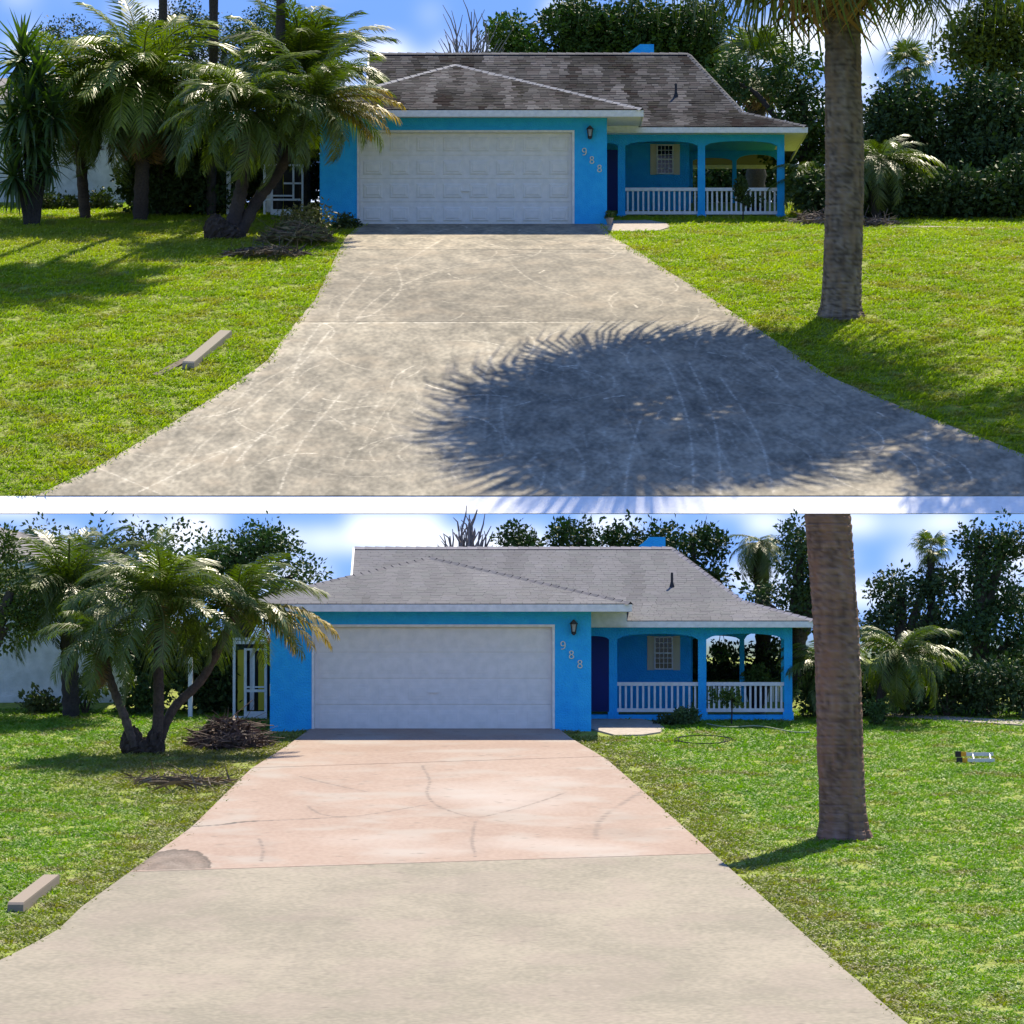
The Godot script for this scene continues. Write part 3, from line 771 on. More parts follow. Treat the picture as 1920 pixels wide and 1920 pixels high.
func clean_paint() -> Paint:
	var p := Paint.new(760, 1000, Rect2(-9, -0.5, 19, 41))
	var f1 := noise(201, 0.30, 3); var f2 := noise(202, 1.6, 4); var f3 := noise(203, 9.0, 2); var f4 := noise(204, 0.5, 3)
	for y in p.h:
		var z := p.r.position.y + p.r.size.y * y / p.h
		for x in p.w:
			var X := p.r.position.x + p.r.size.x * x / p.w
			var k := 0.5 + 0.34 * f1.get_noise_2d(X, z * 0.4) + 0.22 * f2.get_noise_2d(X, z * 0.4) + 0.34 * f3.get_noise_2d(X, z * 0.35)
			var a := Color(0.65, 0.545, 0.47).lerp(Color(0.745, 0.655, 0.58), clampf(k, 0, 1))
			a = a.lerp(Color(0.72, 0.675, 0.62), clampf(f4.get_noise_2d(X, z) * 1.6, 0, 0.8))
			var joint := 20.7 - 0.27 * X
			if z > joint:
				var k3 := clampf(0.5 + 0.55 * f1.get_noise_2d(X + 20, z * 0.5) + 0.30 * f2.get_noise_2d(X, z * 0.6) + 0.55 * f3.get_noise_2d(X, z * 0.6), 0, 1)
				a = Color(0.545, 0.52, 0.44).lerp(Color(0.68, 0.64, 0.555), k3).lerp(Color(0.65, 0.58, 0.53), clampf(f4.get_noise_2d(X, z * 0.6) * 1.0, 0, 0.28))
			var i := (y * p.w + x) * 3
			p.px[i] = a.r; p.px[i + 1] = a.g; p.px[i + 2] = a.b
	var pale := Color(0.79, 0.745, 0.70)
	for q in [Vector2(-0.52, 12.07), Vector2(-0.09, 12.87), Vector2(0.35, 12.07), Vector2(0.73, 18.82), Vector2(0.00, 18.47), Vector2(1.28, 19.52), Vector2(-0.79, 10.42), Vector2(0.44, 9.57), Vector2(-0.26, 11.25), Vector2(0.17, 13.66), Vector2(-2.11, 18.12), Vector2(-1.44, 19.52)]: p.dab(q, 1.1, 0.42, pale)
	var warm := Color(0.62, 0.49, 0.40)
	for q in [Vector2(-3.01, 4.08), Vector2(-1.89, 3.58), Vector2(-0.57, 3.08), Vector2(0.47, 3.28)]: p.dab(q, 1.0, 0.30, warm)
	var ck := Color(0.49, 0.43, 0.385)
	# damp cracks branching over the middle slab
	for s in [[Vector2(-1.55, 6.92), Vector2(-1.39, 9.40), Vector2(-1.40, 11.42), Vector2(-1.24, 13.11), Vector2(-0.93, 14.27), Vector2(-0.59, 14.96), Vector2(-0.17, 14.27), Vector2(0.43, 12.71), Vector2(0.87, 11.25)], [Vector2(-1.37, 13.11), Vector2(-2.03, 14.20), Vector2(-2.61, 14.89), Vector2(-3.04, 14.50), Vector2(-3.30, 13.26)],
		[Vector2(-0.58, 15.56), Vector2(-0.62, 18.12), Vector2(-0.55, 20.34)], [Vector2(-2.36, 11.25), Vector2(-3.01, 10.00), Vector2(-3.59, 8.71)], [Vector2(-3.87, 17.90), Vector2(-3.74, 19.52), Vector2(-3.72, 20.88)]]:
		p.stroke(s, 0.28, 0.05, ck, f2)
		p.stroke(s, 0.032, 0.60, ck, f2)
	p.stroke([Vector2(1.26, 17.97), Vector2(1.35, 15.56), Vector2(1.71, 13.26), Vector2(2.10, 11.25)], 0.06, 0.4, ck, f2)
	for q in [Vector2(1.57, 16.67), Vector2(1.85, 15.19), Vector2(1.97, 17.40)]: p.dab(q, 0.9, 0.22, Color(0.53, 0.45, 0.38))
	# old round stain with rings at the left end of the joint
	var sc := Vector2(-4.99, 22.02)
	for y in p.h:
		for x in p.w:
			var q := Vector2((p.r.position.x + p.r.size.x * x / p.w - sc.x) / 0.58, (p.r.position.y + p.r.size.y * y / p.h - sc.y) / 2.7)
			if q.x < -1.3 or q.x > 1.3 or q.y > -0.03 - 0.055 * (q.x + 0.3) or q.y < -1.3: continue
			var d := q.length() + 0.07 * f2.get_noise_2d(q.x * 2.0, q.y * 2.0)
			if d > 1.0: continue
			var kk := 0.62 + 0.25 * f3.get_noise_2d(q.x * 1.2, q.y * 1.2) + (0.3 if d > 0.92 else 0.0) + 0.12 * sin(d * 16.0)
			var i := (y * p.w + x) * 3
			p.px[i] = lerpf(p.px[i], 0.36, kk); p.px[i + 1] = lerpf(p.px[i + 1], 0.30, kk); p.px[i + 2] = lerpf(p.px[i + 2], 0.25, kk)
	var blk := Color(0.20, 0.18, 0.17)
	p.stroke([Vector2(-4.99, 16.23), Vector2(-4.65, 16.09), Vector2(-4.22, 15.64), Vector2(-4.01, 15.49)], 0.06, 0.9, blk, f2)
	p.stroke([Vector2(-4.01, 15.49), Vector2(-3.35, 15.26), Vector2(-2.61, 14.89)], 0.04, 0.4, blk, f2)
	var r := RandomNumberGenerator.new(); r.seed = 99
	for i in 260: p.dab(Vector2(r.randf_range(-8, 9), r.randf_range(20, 40)), r.randf_range(0.03, 0.6), r.randf_range(0.05, 0.2), Color(0.68, 0.64, 0.56) if r.randf() < 0.55 else Color(0.53, 0.49, 0.43))
	for i in 2600: p.dab(Vector2(r.randf_range(-8, 9), r.randf_range(0, 40)), r.randf_range(0.03, 0.09), r.randf_range(0.15, 0.5), Color(0.72, 0.68, 0.61) if r.randf() < 0.5 else Color(0.44, 0.40, 0.35))
	for s in [[Vector2(-2.46, 22.87), Vector2(-2.88, 28.43), Vector2(-3.45, 34.60)], [Vector2(-0.62, 22.21), Vector2(-0.72, 28.43), Vector2(-0.93, 34.60)], [Vector2(-1.99, 23.51), Vector2(-2.36, 29.02), Vector2(-2.92, 34.60)]]: p.stroke(s, 0.22, 0.07, Color(0.42, 0.39, 0.35), f2)
	for i in 90: p.dab(Vector2(r.randf_range(-6, 6), r.randf_range(0, 20)), r.randf_range(0.1, 0.8), r.randf_range(0.04, 0.16), pale if r.randf() < 0.5 else Color(0.63, 0.51, 0.44))
	return p

var UL := [Vector2(-3.92, 0.36), Vector2(-4.19, 3.47), Vector2(-4.46, 10.84), Vector2(-4.64, 14.13), Vector2(-5.08, 17.59), Vector2(-5.49, 20.91), Vector2(-6.21, 23.41), Vector2(-7.51, 27.05), Vector2(-8.68, 29.95), Vector2(-9.81, 32.08)]
var UR := [Vector2(2.32, 0.36), Vector2(2.56, 3.85), Vector2(3.75, 10.02), Vector2(5.04, 15.32), Vector2(6.26, 19.85), Vector2(7.08, 22.53), Vector2(8.54, 25.28), Vector2(10.17, 27.98), Vector2(10.91, 29.22), Vector2(12.24, 32.08)]
var LL := [Vector2(-3.67, -0.22), Vector2(-3.99, 3.38), Vector2(-4.44, 7.38), Vector2(-4.97, 16.31), Vector2(-5.54, 22.02), Vector2(-5.95, 26.33), Vector2(-6.07, 28.84), Vector2(-6.29, 30.46), Vector2(-6.84, 33.79), Vector2(-7.04, 38.50), Vector2(-7.10, 40.25)]
var LR := [Vector2(0.76, -0.89), Vector2(1.07, 1.94), Vector2(1.64, 5.81), Vector2(2.82, 17.97), Vector2(3.62, 26.33), Vector2(4.28, 33.95), Vector2(4.65, 38.50), Vector2(4.84, 40.25)]

# ------------------------------------------------------------------ lawns
func terrain(x0: float, x1: float, z0: float, z1: float, g: Callable, st: float) -> MB:
	var mb := MB.new()
	var nz := int((z1 - z0) / st)
	for i in nz:
		var a := z0 + i * st; var b := a + st
		var n := 8
		for j in n:
			var l := lerpf(x0, x1, float(j) / n); var r := lerpf(x0, x1, float(j + 1) / n)
			mb.quad(g.call(l, b, 0.0), g.call(r, b, 0.0), g.call(r, a, 0.0), g.call(l, a, 0.0), Color.WHITE)
	return mb

func tuft(seed_: int, n: int, h: float) -> ArrayMesh:
	var r := RandomNumberGenerator.new(); r.seed = seed_
	var mb := MB.new()
	for i in n:
		var a := r.randf() * TAU
		var p := V(cos(a), 0, sin(a)) * r.randf() * 0.10
		var lean := V(r.randfn() * 1.1, 0.8, r.randfn() * 1.1).normalized()
		var w := V(cos(a + 1.3), 0, sin(a + 1.3)) * 0.011
		var l := h * r.randf_range(0.6, 1.3)
		var bendv := V(lean.x, -0.25, lean.z) * l * 0.5
		var col := Color.WHITE * r.randf_range(0.75, 1.25)
		mb.quad(p - w, p + w, p + lean * l * 0.6 + w * 0.8, p + lean * l * 0.6 - w * 0.8, col)
		mb.tri(p + lean * l * 0.6 - w * 0.8, p + lean * l * 0.6 + w * 0.8, p + lean * l + bendv, col)
	return mb.mesh(M.grass)

func grass(called: String, label: String, n: int, rect: Rect2, ok: Callable, g: Callable, tone: Callable, tf: Mesh, seed_: int) -> void:
	var r := RandomNumberGenerator.new(); r.seed = seed_
	var mm := MultiMesh.new()
	mm.transform_format = MultiMesh.TRANSFORM_3D; mm.use_colors = true; mm.mesh = tf
	var cf := noise(seed_ + 60, 1.3, 3)
	var xf := []; var cc := []
	while xf.size() < n:
		var x := r.randf_range(rect.position.x, rect.end.x); var z := r.randf_range(rect.position.y, rect.end.y)
		if not ok.call(x, z): continue
		if cf.get_noise_2d(x * 1.0, z * 0.55) < r.randf_range(-0.75, 0.25): continue
		xf.append(Transform3D(Basis(Vector3.UP, r.randf() * TAU).scaled(Vector3(1, r.randf_range(0.6, 1.3), 1) * r.randf_range(0.8, 1.5)), g.call(x, z, -0.005)))
		cc.append(tone.call(x, z, r.randf()))
	mm.instance_count = n
	for i in n:
		mm.set_instance_transform(i, xf[i]); mm.set_instance_color(i, cc[i])
	var o := MultiMeshInstance3D.new()
	o.multimesh = mm
	put(o, called, self)
	stuff(tag(o, label, "grass"))

# ------------------------------------------------------------------ sky
func sky_image() -> Image:
	var W := 2048; var H := 1024
	var px := PackedFloat32Array(); px.resize(W * H * 3)
	var f := noise(55, 1.0, 5); var f2 := noise(56, 1.0, 3)
	for y in H:
		var el := (0.5 - (y + 0.5) / H) * PI
		var s := sin(el)
		var base := Color(0.165, 0.315, 0.69).lerp(Color(0.055, 0.15, 0.48), pow(clampf(s, 0, 1), 0.45)) if s > 0 else Color(0.20, 0.24, 0.16)
		for x in W:
			var c := base
			if s > -0.01:
				var az := (x + 0.5) / W * TAU
				var d := Vector3(sin(az), 0, cos(az))
				var k := 21.0 / (0.35 + s * 1.2)
				var n := f.get_noise_3d(d.x * k, s * k * 2.2, d.z * k) + 0.5 * f2.get_noise_3d(d.x * 3.0, s * 9.0, d.z * 3.0)
				var m := smoothstep(0.12, 0.30, n - 0.25 * s)
				c = c.lerp(Color(0.80, 0.83, 0.88), m * 0.9)
			var i := (y * W + x) * 3
			px[i] = c.r; px[i + 1] = c.g; px[i + 2] = c.b
	return Image.create_from_data(W, H, false, Image.FORMAT_RGBF, px.to_byte_array())

func _ready() -> void:
	rng.seed = 5
	# camera
	var cam := Camera3D.new()
	cam.fov = rad_to_deg(2.0 * atan(960.0 / 11064.0)); cam.near = 0.5; cam.far = 6000.0
	cam.rotation_degrees = Vector3(1.2428, 0, 0)
	put(cam, "camera", self)
	cam.current = true
	# sky, exposure
	var we := WorldEnvironment.new()
	var env := Environment.new()
	env.background_mode = Environment.BG_SKY
	var sm := PanoramaSkyMaterial.new()
	sm.panorama = ImageTexture.create_from_image(sky_image())
	var sky := Sky.new(); sky.sky_material = sm
	env.sky = sky
	env.background_energy_multiplier = 0.88
	env.tonemap_mode = Environment.TONE_MAPPER_LINEAR
	env.tonemap_exposure = 2.0
	env.sdfgi_enabled = true; env.ssao_enabled = true; env.ssil_enabled = true
	we.environment = env
	put(we, "world_environment", self)
	# sun: high, behind the houses and to the right
	var sun := DirectionalLight3D.new()
	sun.light_energy = 1.6; sun.light_color = Color(1.0, 0.95, 0.86); sun.light_angular_distance = 0.5; sun.shadow_enabled = true
	sun.rotation_degrees = Vector3(-52, 180 - 21, 0)
	put(sun, "sun", self)
	make_materials()
	M.leaf_bright = leafy(Color(0.34, 0.46, 0.07), 0.6)
	M.leaf_bright.metallic_specular = 0.3
	CL.broad = clump(40, 0.34, 0.145, 1); CL.fine = clump(52, 0.34, 0.09, 2); CL.small = clump(40, 0.22, 0.095, 3); CL.tiny = clump(16, 0.08, 0.06, 4)
	make_fronds()
	build_setting()
	build_upper()
	build_lower()

func build_setting() -> void:
	var far := MB.new()
	far.quad(V(-3000, -15, 60), V(3000, -15, 60), V(3000, -15, -5000), V(-3000, -15, -5000), Color.WHITE)
	setting(inst(far, "ground", M.lawn), "flat green land reaching to the horizon", "ground")
	setting(inst(terrain(-60, 60, -40, 104, gl, 0.5), "lower_lawn", M.lawn), "lawn around the lower house with the washed driveway", "lawn")
	setting(inst(terrain(-26, 26, -26, 32, gu, 0.5), "upper_lawn", M.lawn), "lawn around the upper house with the grimy driveway", "lawn")
	# the upper plot is a terrace deck: white front beam, underside, side walls, columns
	var dk := MB.new()
	for i in 58:
		var a := -26.0 + i; var b := a + 1.0
		dk.quad(gu(-26, a, -0.33), gu(26, a, -0.33), gu(26, b, -0.33), gu(-26, b, -0.33), Color.WHITE)
		for s in [-26.0, 26.0]: dk.quad(gu(s, a, -0.33), gu(s, b, -0.33), gu(s, b, 0.0), gu(s, a, 0.0), Color.WHITE)
	# sloped nosing along the front
	var y0 := yu(32.0)
	dk.quad(V(-26, y0 - 0.34, UZ0 + 32.62), V(26, y0 - 0.34, UZ0 + 32.62), V(26, y0 + 0.03, UZ0 + 32.0), V(-26, y0 + 0.03, UZ0 + 32.0), Color.WHITE)
	dk.quad(V(26, y0 - 0.34, UZ0 + 32.0), V(26, y0 - 0.34, UZ0 + 32.62), V(-26, y0 - 0.34, UZ0 + 32.62), V(-26, y0 - 0.34, UZ0 + 32.0), Color.WHITE)
	dk.quad(gu(26, -26, -0.33), gu(-26, -26, -0.33), gu(-26, -26, 0), gu(26, -26, 0), Color.WHITE)
	var te := setting(inst(dk, "terrace_edge", M.edge), "white concrete edge of the upper terrace between the two plots", "terrace")
	for q in [V(6.86, 0, 24), V(7.62, 0, 10)]:
		var cb := MB.new()
		cb.tube([gu(q.x, q.z, -9.0), gu(q.x, q.z, -0.3)], [0.22, 0.22], 16, Color.WHITE)
		inst(cb, "concrete_column", M.concrete, te)

const HX_U := -1.20
const HX_L := -1.44
const GREENS := [Color(0.040, 0.075, 0.018), Color(0.070, 0.110, 0.024)]

func pad(called: String, label: String, cat: String, pts: Array, g: Callable, h: float, mat: Material) -> void:
	var poly := PackedVector2Array(pts)
	var mb := MB.new()
	var t := Geometry2D.triangulate_polygon(poly)
	for i in range(0, t.size(), 3):
		var a := poly[t[i]]; var b := poly[t[i + 1]]; var c := poly[t[i + 2]]
		var A: Vector3 = g.call(a.x, a.y, h); var B: Vector3 = g.call(b.x, b.y, h); var C: Vector3 = g.call(c.x, c.y, h)
		if (B - A).cross(C - A).y > 0: mb.tri(A, B, C, Color.WHITE)
		else: mb.tri(A, C, B, Color.WHITE)
	for i in poly.size():
		var a := poly[i]; var b := poly[(i + 1) % poly.size()]
		mb.quad(g.call(a.x, a.y, -0.1), g.call(b.x, b.y, -0.1), g.call(b.x, b.y, h), g.call(a.x, a.y, h), Color.WHITE)
	setting(inst(mb, called, mat), label, cat)

# a bar lying on the ground from a to b (x, z)
func bar(mb: MB, a: Vector2, b: Vector2, w: float, h0: float, h1: float, g: Callable, col := Color.WHITE, bev := 0.03) -> void:
	var d := (b - a).normalized(); var s := Vector2(-d.y, d.x) * w * 0.5
	var c := [a + s, b + s, b - s, a - s]
	var lowr := []; var mid := []; var topr := []
	var m := (a + b) * 0.5
	for q in c:
		lowr.append(g.call(q.x, q.y, h0)); mid.append(g.call(q.x, q.y, h1 - bev))
		var k: Vector2 = q - (q - m).normalized() * bev * 1.4
		topr.append(g.call(k.x, k.y, h1))
	mb.hexa(lowr, mid, col); mb.hexa(mid, topr, col)

func brush(called: String, label: String, at: Vector3, rx: float, ry: float, rz: float, n: int, cols: Array, seed_: int) -> Node3D:
	var t := thing(called, label, "brush pile", at)
	var r := RandomNumberGenerator.new(); r.seed = seed_
	var mb := MB.new()
	for i in n * 2:
		var a := r.randf() * TAU; var q := sqrt(r.randf())
		var y := ry * (1.0 - q * q) * r.randf() - 0.03
		var c := V(cos(a) * rx * q, y, sin(a) * rz * q)
		var dir := V(r.randfn(), r.randfn() * 0.35, r.randfn()).normalized() * r.randf_range(0.2, 0.6)
		var col: Color = cols[r.randi() % cols.size()] * r.randf_range(0.7, 1.2)
		if i % 4 == 0: mb.tube([c - dir, c + V(r.randf_range(-0.06, 0.06), 0.05, 0), c + dir], [0.008, 0.007, 0.003], 4, col, false)
		else:
			var w := V(r.randfn(), r.randfn(), r.randfn()).normalized() * 0.022
			var sag := V(r.randf_range(-0.05, 0.05), r.randf_range(-0.02, 0.07), 0)
			dir *= 0.7
			mb.quad(c - dir, c + w + sag, c + dir, c - w + sag, col)
	stuff(inst(mb, "dead_fronds", M.dry, t))
	var rb := MB.new()
	for i in 7: rb.tube([V(r.randf_range(-rx, rx) * 0.7, 0.0, r.randf_range(-rz, rz) * 0.6), V(r.randf_range(-rx, rx) * 0.5, ry * 0.8, 0), V(r.randf_range(-rx, rx), ry * r.randf_range(0.3, 1.0), r.randf_range(-rz, rz))], [0.013, 0.011, 0.005], 5, cols[0] * 1.2)
	inst(rb, "sticks", M.wood, t)
	return t

func big_trunk(label: String, base: Vector3, pts: Array, rad: Array, tones: Array, seed_: int) -> Node3D:
	var t := thing("palm_tree", label, "palm tree", base)
	var f := noise(seed_, 1.0, 4); var f2 := noise(seed_ + 1, 1.0, 3)
	var n := 190; var sides := 36
	var rings := []; var cols := []; var hs := []
	for i in n + 1:
		var q := float(i) / n * (pts.size() - 1)
		var k := mini(int(q), pts.size() - 2)
		var a: Vector3 = pts[maxi(k - 1, 0)]; var b: Vector3 = pts[k]; var c: Vector3 = pts[k + 1]; var d: Vector3 = pts[mini(k + 2, pts.size() - 1)]
		var ctr := b.cubic_interpolate(c, a, d, q - k)
		var rr := lerpf(rad[k], rad[k + 1], q - k)
		var ring := []; var rc := []
		for s in sides:
			var th := TAU * s / sides
			var r2 := 0.0
			var ringn := f.get_noise_2d(ctr.y * 14.0, cos(th) * 0.5)
			var patch := f2.get_noise_3d(cos(th) * 1.3, ctr.y * 1.1, sin(th) * 1.3)
			var fine := f.get_noise_3d(cos(th) * 7.0, ctr.y * 9.0, sin(th) * 7.0)
			var fibre := f2.get_noise_3d(cos(th) * 9.0, ctr.y * 1.6, sin(th) * 9.0)
			var scar := fposmod((ctr.y + 0.03 * f2.get_noise_2d(th * 2.0, ctr.y)) / 0.13, 1.0)
			r2 = rr * (1.0 + 0.035 * (scar - 0.5) + 0.45 * exp(-maxf(ctr.y, 0.0) * 5.0) * (0.6 + 0.6 * f2.get_noise_2d(cos(th) * 4.0, sin(th) * 4.0)) + 0.020 * ringn + 0.03 * patch + 0.025 * fine + 0.02 * fibre)
			ring.append(ctr + V(cos(th) * r2, 0, sin(th) * r2))
			var k2 := clampf(0.5 + 0.4 * ringn + 0.4 * patch + 0.8 * fine + 0.5 * fibre - (0.35 if scar < 0.18 else 0.0), 0, 1)
			var col: Color = tones[0].lerp(tones[1], k2)
			col = col.lerp(tones[2], clampf(f2.get_noise_3d(cos(th) * 2.0 + 9.0, ctr.y * 0.9, sin(th) * 2.0) * 1.8, 0, 0.7))
			rc.append(col)
		rings.append(ring); cols.append(rc)
	var mb := MB.new()
	for i in n:
		for s in sides:
			var k := (s + 1) % sides
			var na: Vector3 = (rings[i][k] - rings[i][s]).cross(rings[i + 1][s] - rings[i][s]).normalized()
			mb.vert(rings[i][s], na, cols[i][s]); mb.vert(rings[i + 1][k], na, cols[i + 1][k]); mb.vert(rings[i][k], na, cols[i][k])
			mb.vert(rings[i][s], na, cols[i][s]); mb.vert(rings[i + 1][s], na, cols[i + 1][s]); mb.vert(rings[i + 1][k], na, cols[i + 1][k])
	var top: Vector3 = pts[pts.size() - 1]
	for s in sides: mb.tri(top, rings[n][(s + 1) % sides], rings[n][s], tones[1])
	inst(mb, "trunk", M.wood, t)
	return t

# white framed pool screen beside the garage: upright and cross bars (x0, y0, x1, y1), dark mesh behind, curtains
func enclosure(label: String, base: Vector3, bars: Array, size: Vector2, curtains: Array) -> Node3D:
	var t := thing("screen_enclosure", label, "enclosure", base, "white screen enclosures beside the garages")
	var i := 0
	for b in bars:
		var dz := 0.003 * (i % 3)
		bx("frame_bar", M.white, t, [[V(b[0], b[1], -0.05 - dz), V(b[2], b[3], 0.05 + dz)]])
		i += 1
	bx("screen", M.screen, t, [[V(0.02, 0.0, -1.3), V(size.x, size.y * 0.96, -1.25)]])
	for c in curtains: bx("curtain", M.curtain if c[2] else M.white, t, [[V(c[0], size.y * 0.1, -0.9), V(c[1], size.y * 0.85, -0.86)]])
	return t

func pot(called: String, label: String, cat: String, base: Vector3, s: float, mat: Material, foliage := true) -> Node3D:
	var t := thing(called, label, cat, base)
	var mb := MB.new()
	var P := []; var R := []
	for q in [[0, 0.10], [0.03, 0.11], [0.06, 0.07], [0.16, 0.12], [0.26, 0.15], [0.30, 0.15], [0.31, 0.17], [0.34, 0.17], [0.34, 0.13], [0.29, 0.12]]:
		P.append(V(0.0001 * P.size(), q[0] * s, 0)); R.append(q[1] * s)
	mb.tube(P, R, 14, Color.WHITE)
	inst(mb, "vase", mat, t)
	if foliage: leaves(t, [[V(0, 0.45 * s, 0), V(0.16, 0.13, 0.16) * s]], 70, "tiny", GREENS[1], Color(0.10, 0.16, 0.03), 7, "plant")
	return t

func neighbour(label: String, base: Vector3, w: float, high: float, depth: float) -> void:
	var t := thing("neighbour_house", label, "house", base, "white houses at the left edge")
	bx("wall", M.white_wall, t, [[V(-w, -1.0, -depth), V(0, high, 0)], [V(-w - 0.03, -1.0, -depth), V(0.03, 0.12, 0.03)]])
	var mb := MB.new()
	var a := V(-w - 0.5, high, 0.5); var b := V(0.5, high, 0.5); var c := V(0.5, high, -depth - 0.5); var d := V(-w - 0.5, high, -depth - 0.5)
	var e := V(-w + depth * 0.5, high + depth * 0.14, -depth * 0.5); var f := V(-depth * 0.5, high + depth * 0.14, -depth * 0.5)
	var gcol := Color(0.22, 0.21, 0.20)
	mb.quad(a, b, f, e, gcol); mb.tri(b, c, f, gcol); mb.quad(c, d, e, f, gcol); mb.tri(d, a, e, gcol)
	mb.box(V(-w - 0.5, high - 0.12, -depth - 0.5), V(0.5, high - 0.003, 0.5), Color(0.7, 0.7, 0.68))
	inst(mb, "roof", M.shingle, t)

func blob(p: Vector3, rx: float, ry: float, rz := 0.0) -> Array: return [p, V(rx, ry, rz if rz > 0 else (rx + ry) * 0.5)]

func build_upper() -> void:
	var grime := [Color(0.020, 0.0195, 0.019), Color(0.036, 0.0355, 0.035), Color(0.060, 0.0585, 0.058), Color(0.088, 0.086, 0.086), Color(0.125, 0.123, 0.124)]
	house(1.142, gu(HX_U, 0), "blue house with dark stained shingle roof above the grimy grey driveway",
		{"dx": -0.06, "pf": 0.38, "kh": 2.90, "eh": 2.42, "spring": 2.03, "crown": 2.14, "wx": 4.65, "wy": 1.56, "vy": 3.40, "gh": 3.98, "gx": -0.27, "rh": 4.62, "xr": 5.26, "xl": -2.36, "relief": 0.016, "seed": 300, "pal": grime, "cap": Color(0.30, 0.30, 0.30), "ridge": Color(0.13, 0.13, 0.13), "num": Vector2(2.695, 1.68), "lampx": -2.92, "chx": 4.20, "chh": 0.44, "chb": 0.22, "lift": 0.012, "patchy": 1.0, "vx": 4.91})
	var d := Node3D.new(); put(d, "driveway", self)
	setting(d, "grimy grey concrete driveway with dark stains and scrub marks in front of the upper house", "driveway")
	var p := dirty_paint()
	var m := drive_mat(p, 0.95)
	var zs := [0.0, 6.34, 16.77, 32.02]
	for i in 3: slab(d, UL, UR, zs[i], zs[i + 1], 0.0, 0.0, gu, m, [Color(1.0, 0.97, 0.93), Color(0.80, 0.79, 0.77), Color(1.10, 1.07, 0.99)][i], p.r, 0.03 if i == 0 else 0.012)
	pad("walkway", "short concrete walk from the grimy driveway to the upper porch", "walkway", [Vector2(2.33, -0.18), Vector2(2.66, -1.64), Vector2(3.56, -1.64), Vector2(4.02, -0.36), Vector2(4.10, 0.70), Vector2(3.77, 1.81), Vector2(3.00, 2.10), Vector2(2.46, 1.81)], gu, 0.03, M.concrete)
	pad("garden_path", "thin pale path along the hedge right of the upper lawn", "path", [Vector2(9.13, 0.36), Vector2(11.02, 0.53), Vector2(13.71, 1.35), Vector2(15.56, 1.95), Vector2(15.50, 2.53), Vector2(13.67, 1.81), Vector2(11.00, 0.86), Vector2(9.11, 0.70)], gu, 0.03, M.concrete)
	neighbour("white neighbour house wall behind the drooping palm, left of the upper lawn", gu(-10.36, -8.00), 8.0, 2.75, 7.0)

	# broken parking kerb in the lawn, with an old plank beside it
	var mb := MB.new()
	bar(mb, Vector2(-6.53, 18.29), Vector2(-7.22, 21.53), 0.27, -0.02, 0.17, gu, Color(0.27, 0.24, 0.185))
	tag(inst(mb, "concrete_kerb", M.wood), "pale concrete parking kerb lying askew in the upper left lawn", "kerb")
	mb = MB.new()
	bar(mb, Vector2(-7.14, 20.28), Vector2(-7.89, 22.24), 0.20, -0.02, 0.05, gu, Color(0.16, 0.13, 0.10), 0.01)
	tag(inst(mb, "plank", M.wood), "dark weathered plank half sunk in grass beside the concrete kerb", "plank")

	# the palm in the right lawn
	var base := gu(7.64, 16.02)
	var pb := V(7.64, 16.02, 0); pb = V(pb.x, 0, pb.y)
	var pts := []
	for q in [Vector3(7.63, -0.15, 15.90), Vector3(7.66, 0.40, 15.90), Vector3(7.72, 2.13, 15.90), Vector3(7.74, 3.74, 15.90), Vector3(7.71, 5.48, 15.90), Vector3(7.70, 7.27, 15.40), Vector3(7.51, 10.25, 15.90)]: pts.append(up(q) - base)
	var pt := big_trunk("tall thick palm trunk with ragged skirt on the upper right lawn", base, pts, [0.47, 0.455, 0.45, 0.455, 0.43, 0.42, 0.40], [Color(0.075, 0.060, 0.046), Color(0.26, 0.215, 0.165), Color(0.22, 0.155, 0.095)], 401)
	var ct := up(Vector3(7.29, 10.36, 15.80)) - base
	crown(pt, ct, [["big_fan", 20, 5, 65, 2.7], ["big_fan", 10, -18, 6, 3.3], ["big_fan", 16, -22, 8, 2.8], ["big_fan", 18, -25, 5, 2.3], ["big_fan", 8, 20, 50, 2.4], ["big_fan", 9, -48, -30, 2.5], ["fan_dead", 9, -80, -50, 1.9]], 31)

	# left palms
	var t := thing("palm_tree", "broad palm with brown hanging skirt before the white neighbour wall, upper plot", "palm tree", gu(-9.75, -1.50))
	var b0 := gu(-9.75, -1.50)
	stem(t, [V(0, -0.2, 0), up(Vector3(-9.69, 1.59, -1.50)) - b0, up(Vector3(-9.66, 3.19, -1.50)) - b0], 0.20, 0.17, Color(0.08, 0.06, 0.045))
	crown(t, up(Vector3(-9.66, 3.54, -1.50)) - b0, [["lime", 18, 20, 80, 1.75], ["lime", 18, -10, 40, 1.7], ["lime", 10, -25, 20, 1.6], ["green", 14, -50, -15, 1.4], ["dead", 24, -85, -50, 1.15]], 32)

	b0 = gu(-7.22, 3.72)
	t = thing("palm_tree", "multi-stemmed date palm with a leaning trunk beside the brush pile, upper plot", "palm tree", b0)
	stem(t, [V(0, -0.2, 0), up(Vector3(-6.97, 0.79, 3.30)) - b0, up(Vector3(-6.82, 1.67, 3.30)) - b0, up(Vector3(-6.83, 2.96, 3.30)) - b0], 0.20, 0.13, Color(0.07, 0.052, 0.04))
	stem(t, [V(0.15, -0.2, 0), up(Vector3(-6.48, 0.90, 3.00)) - b0, up(Vector3(-5.91, 1.66, 2.80)) - b0, up(Vector3(-5.19, 3.17, 2.60)) - b0], 0.17, 0.12, Color(0.07, 0.052, 0.04))
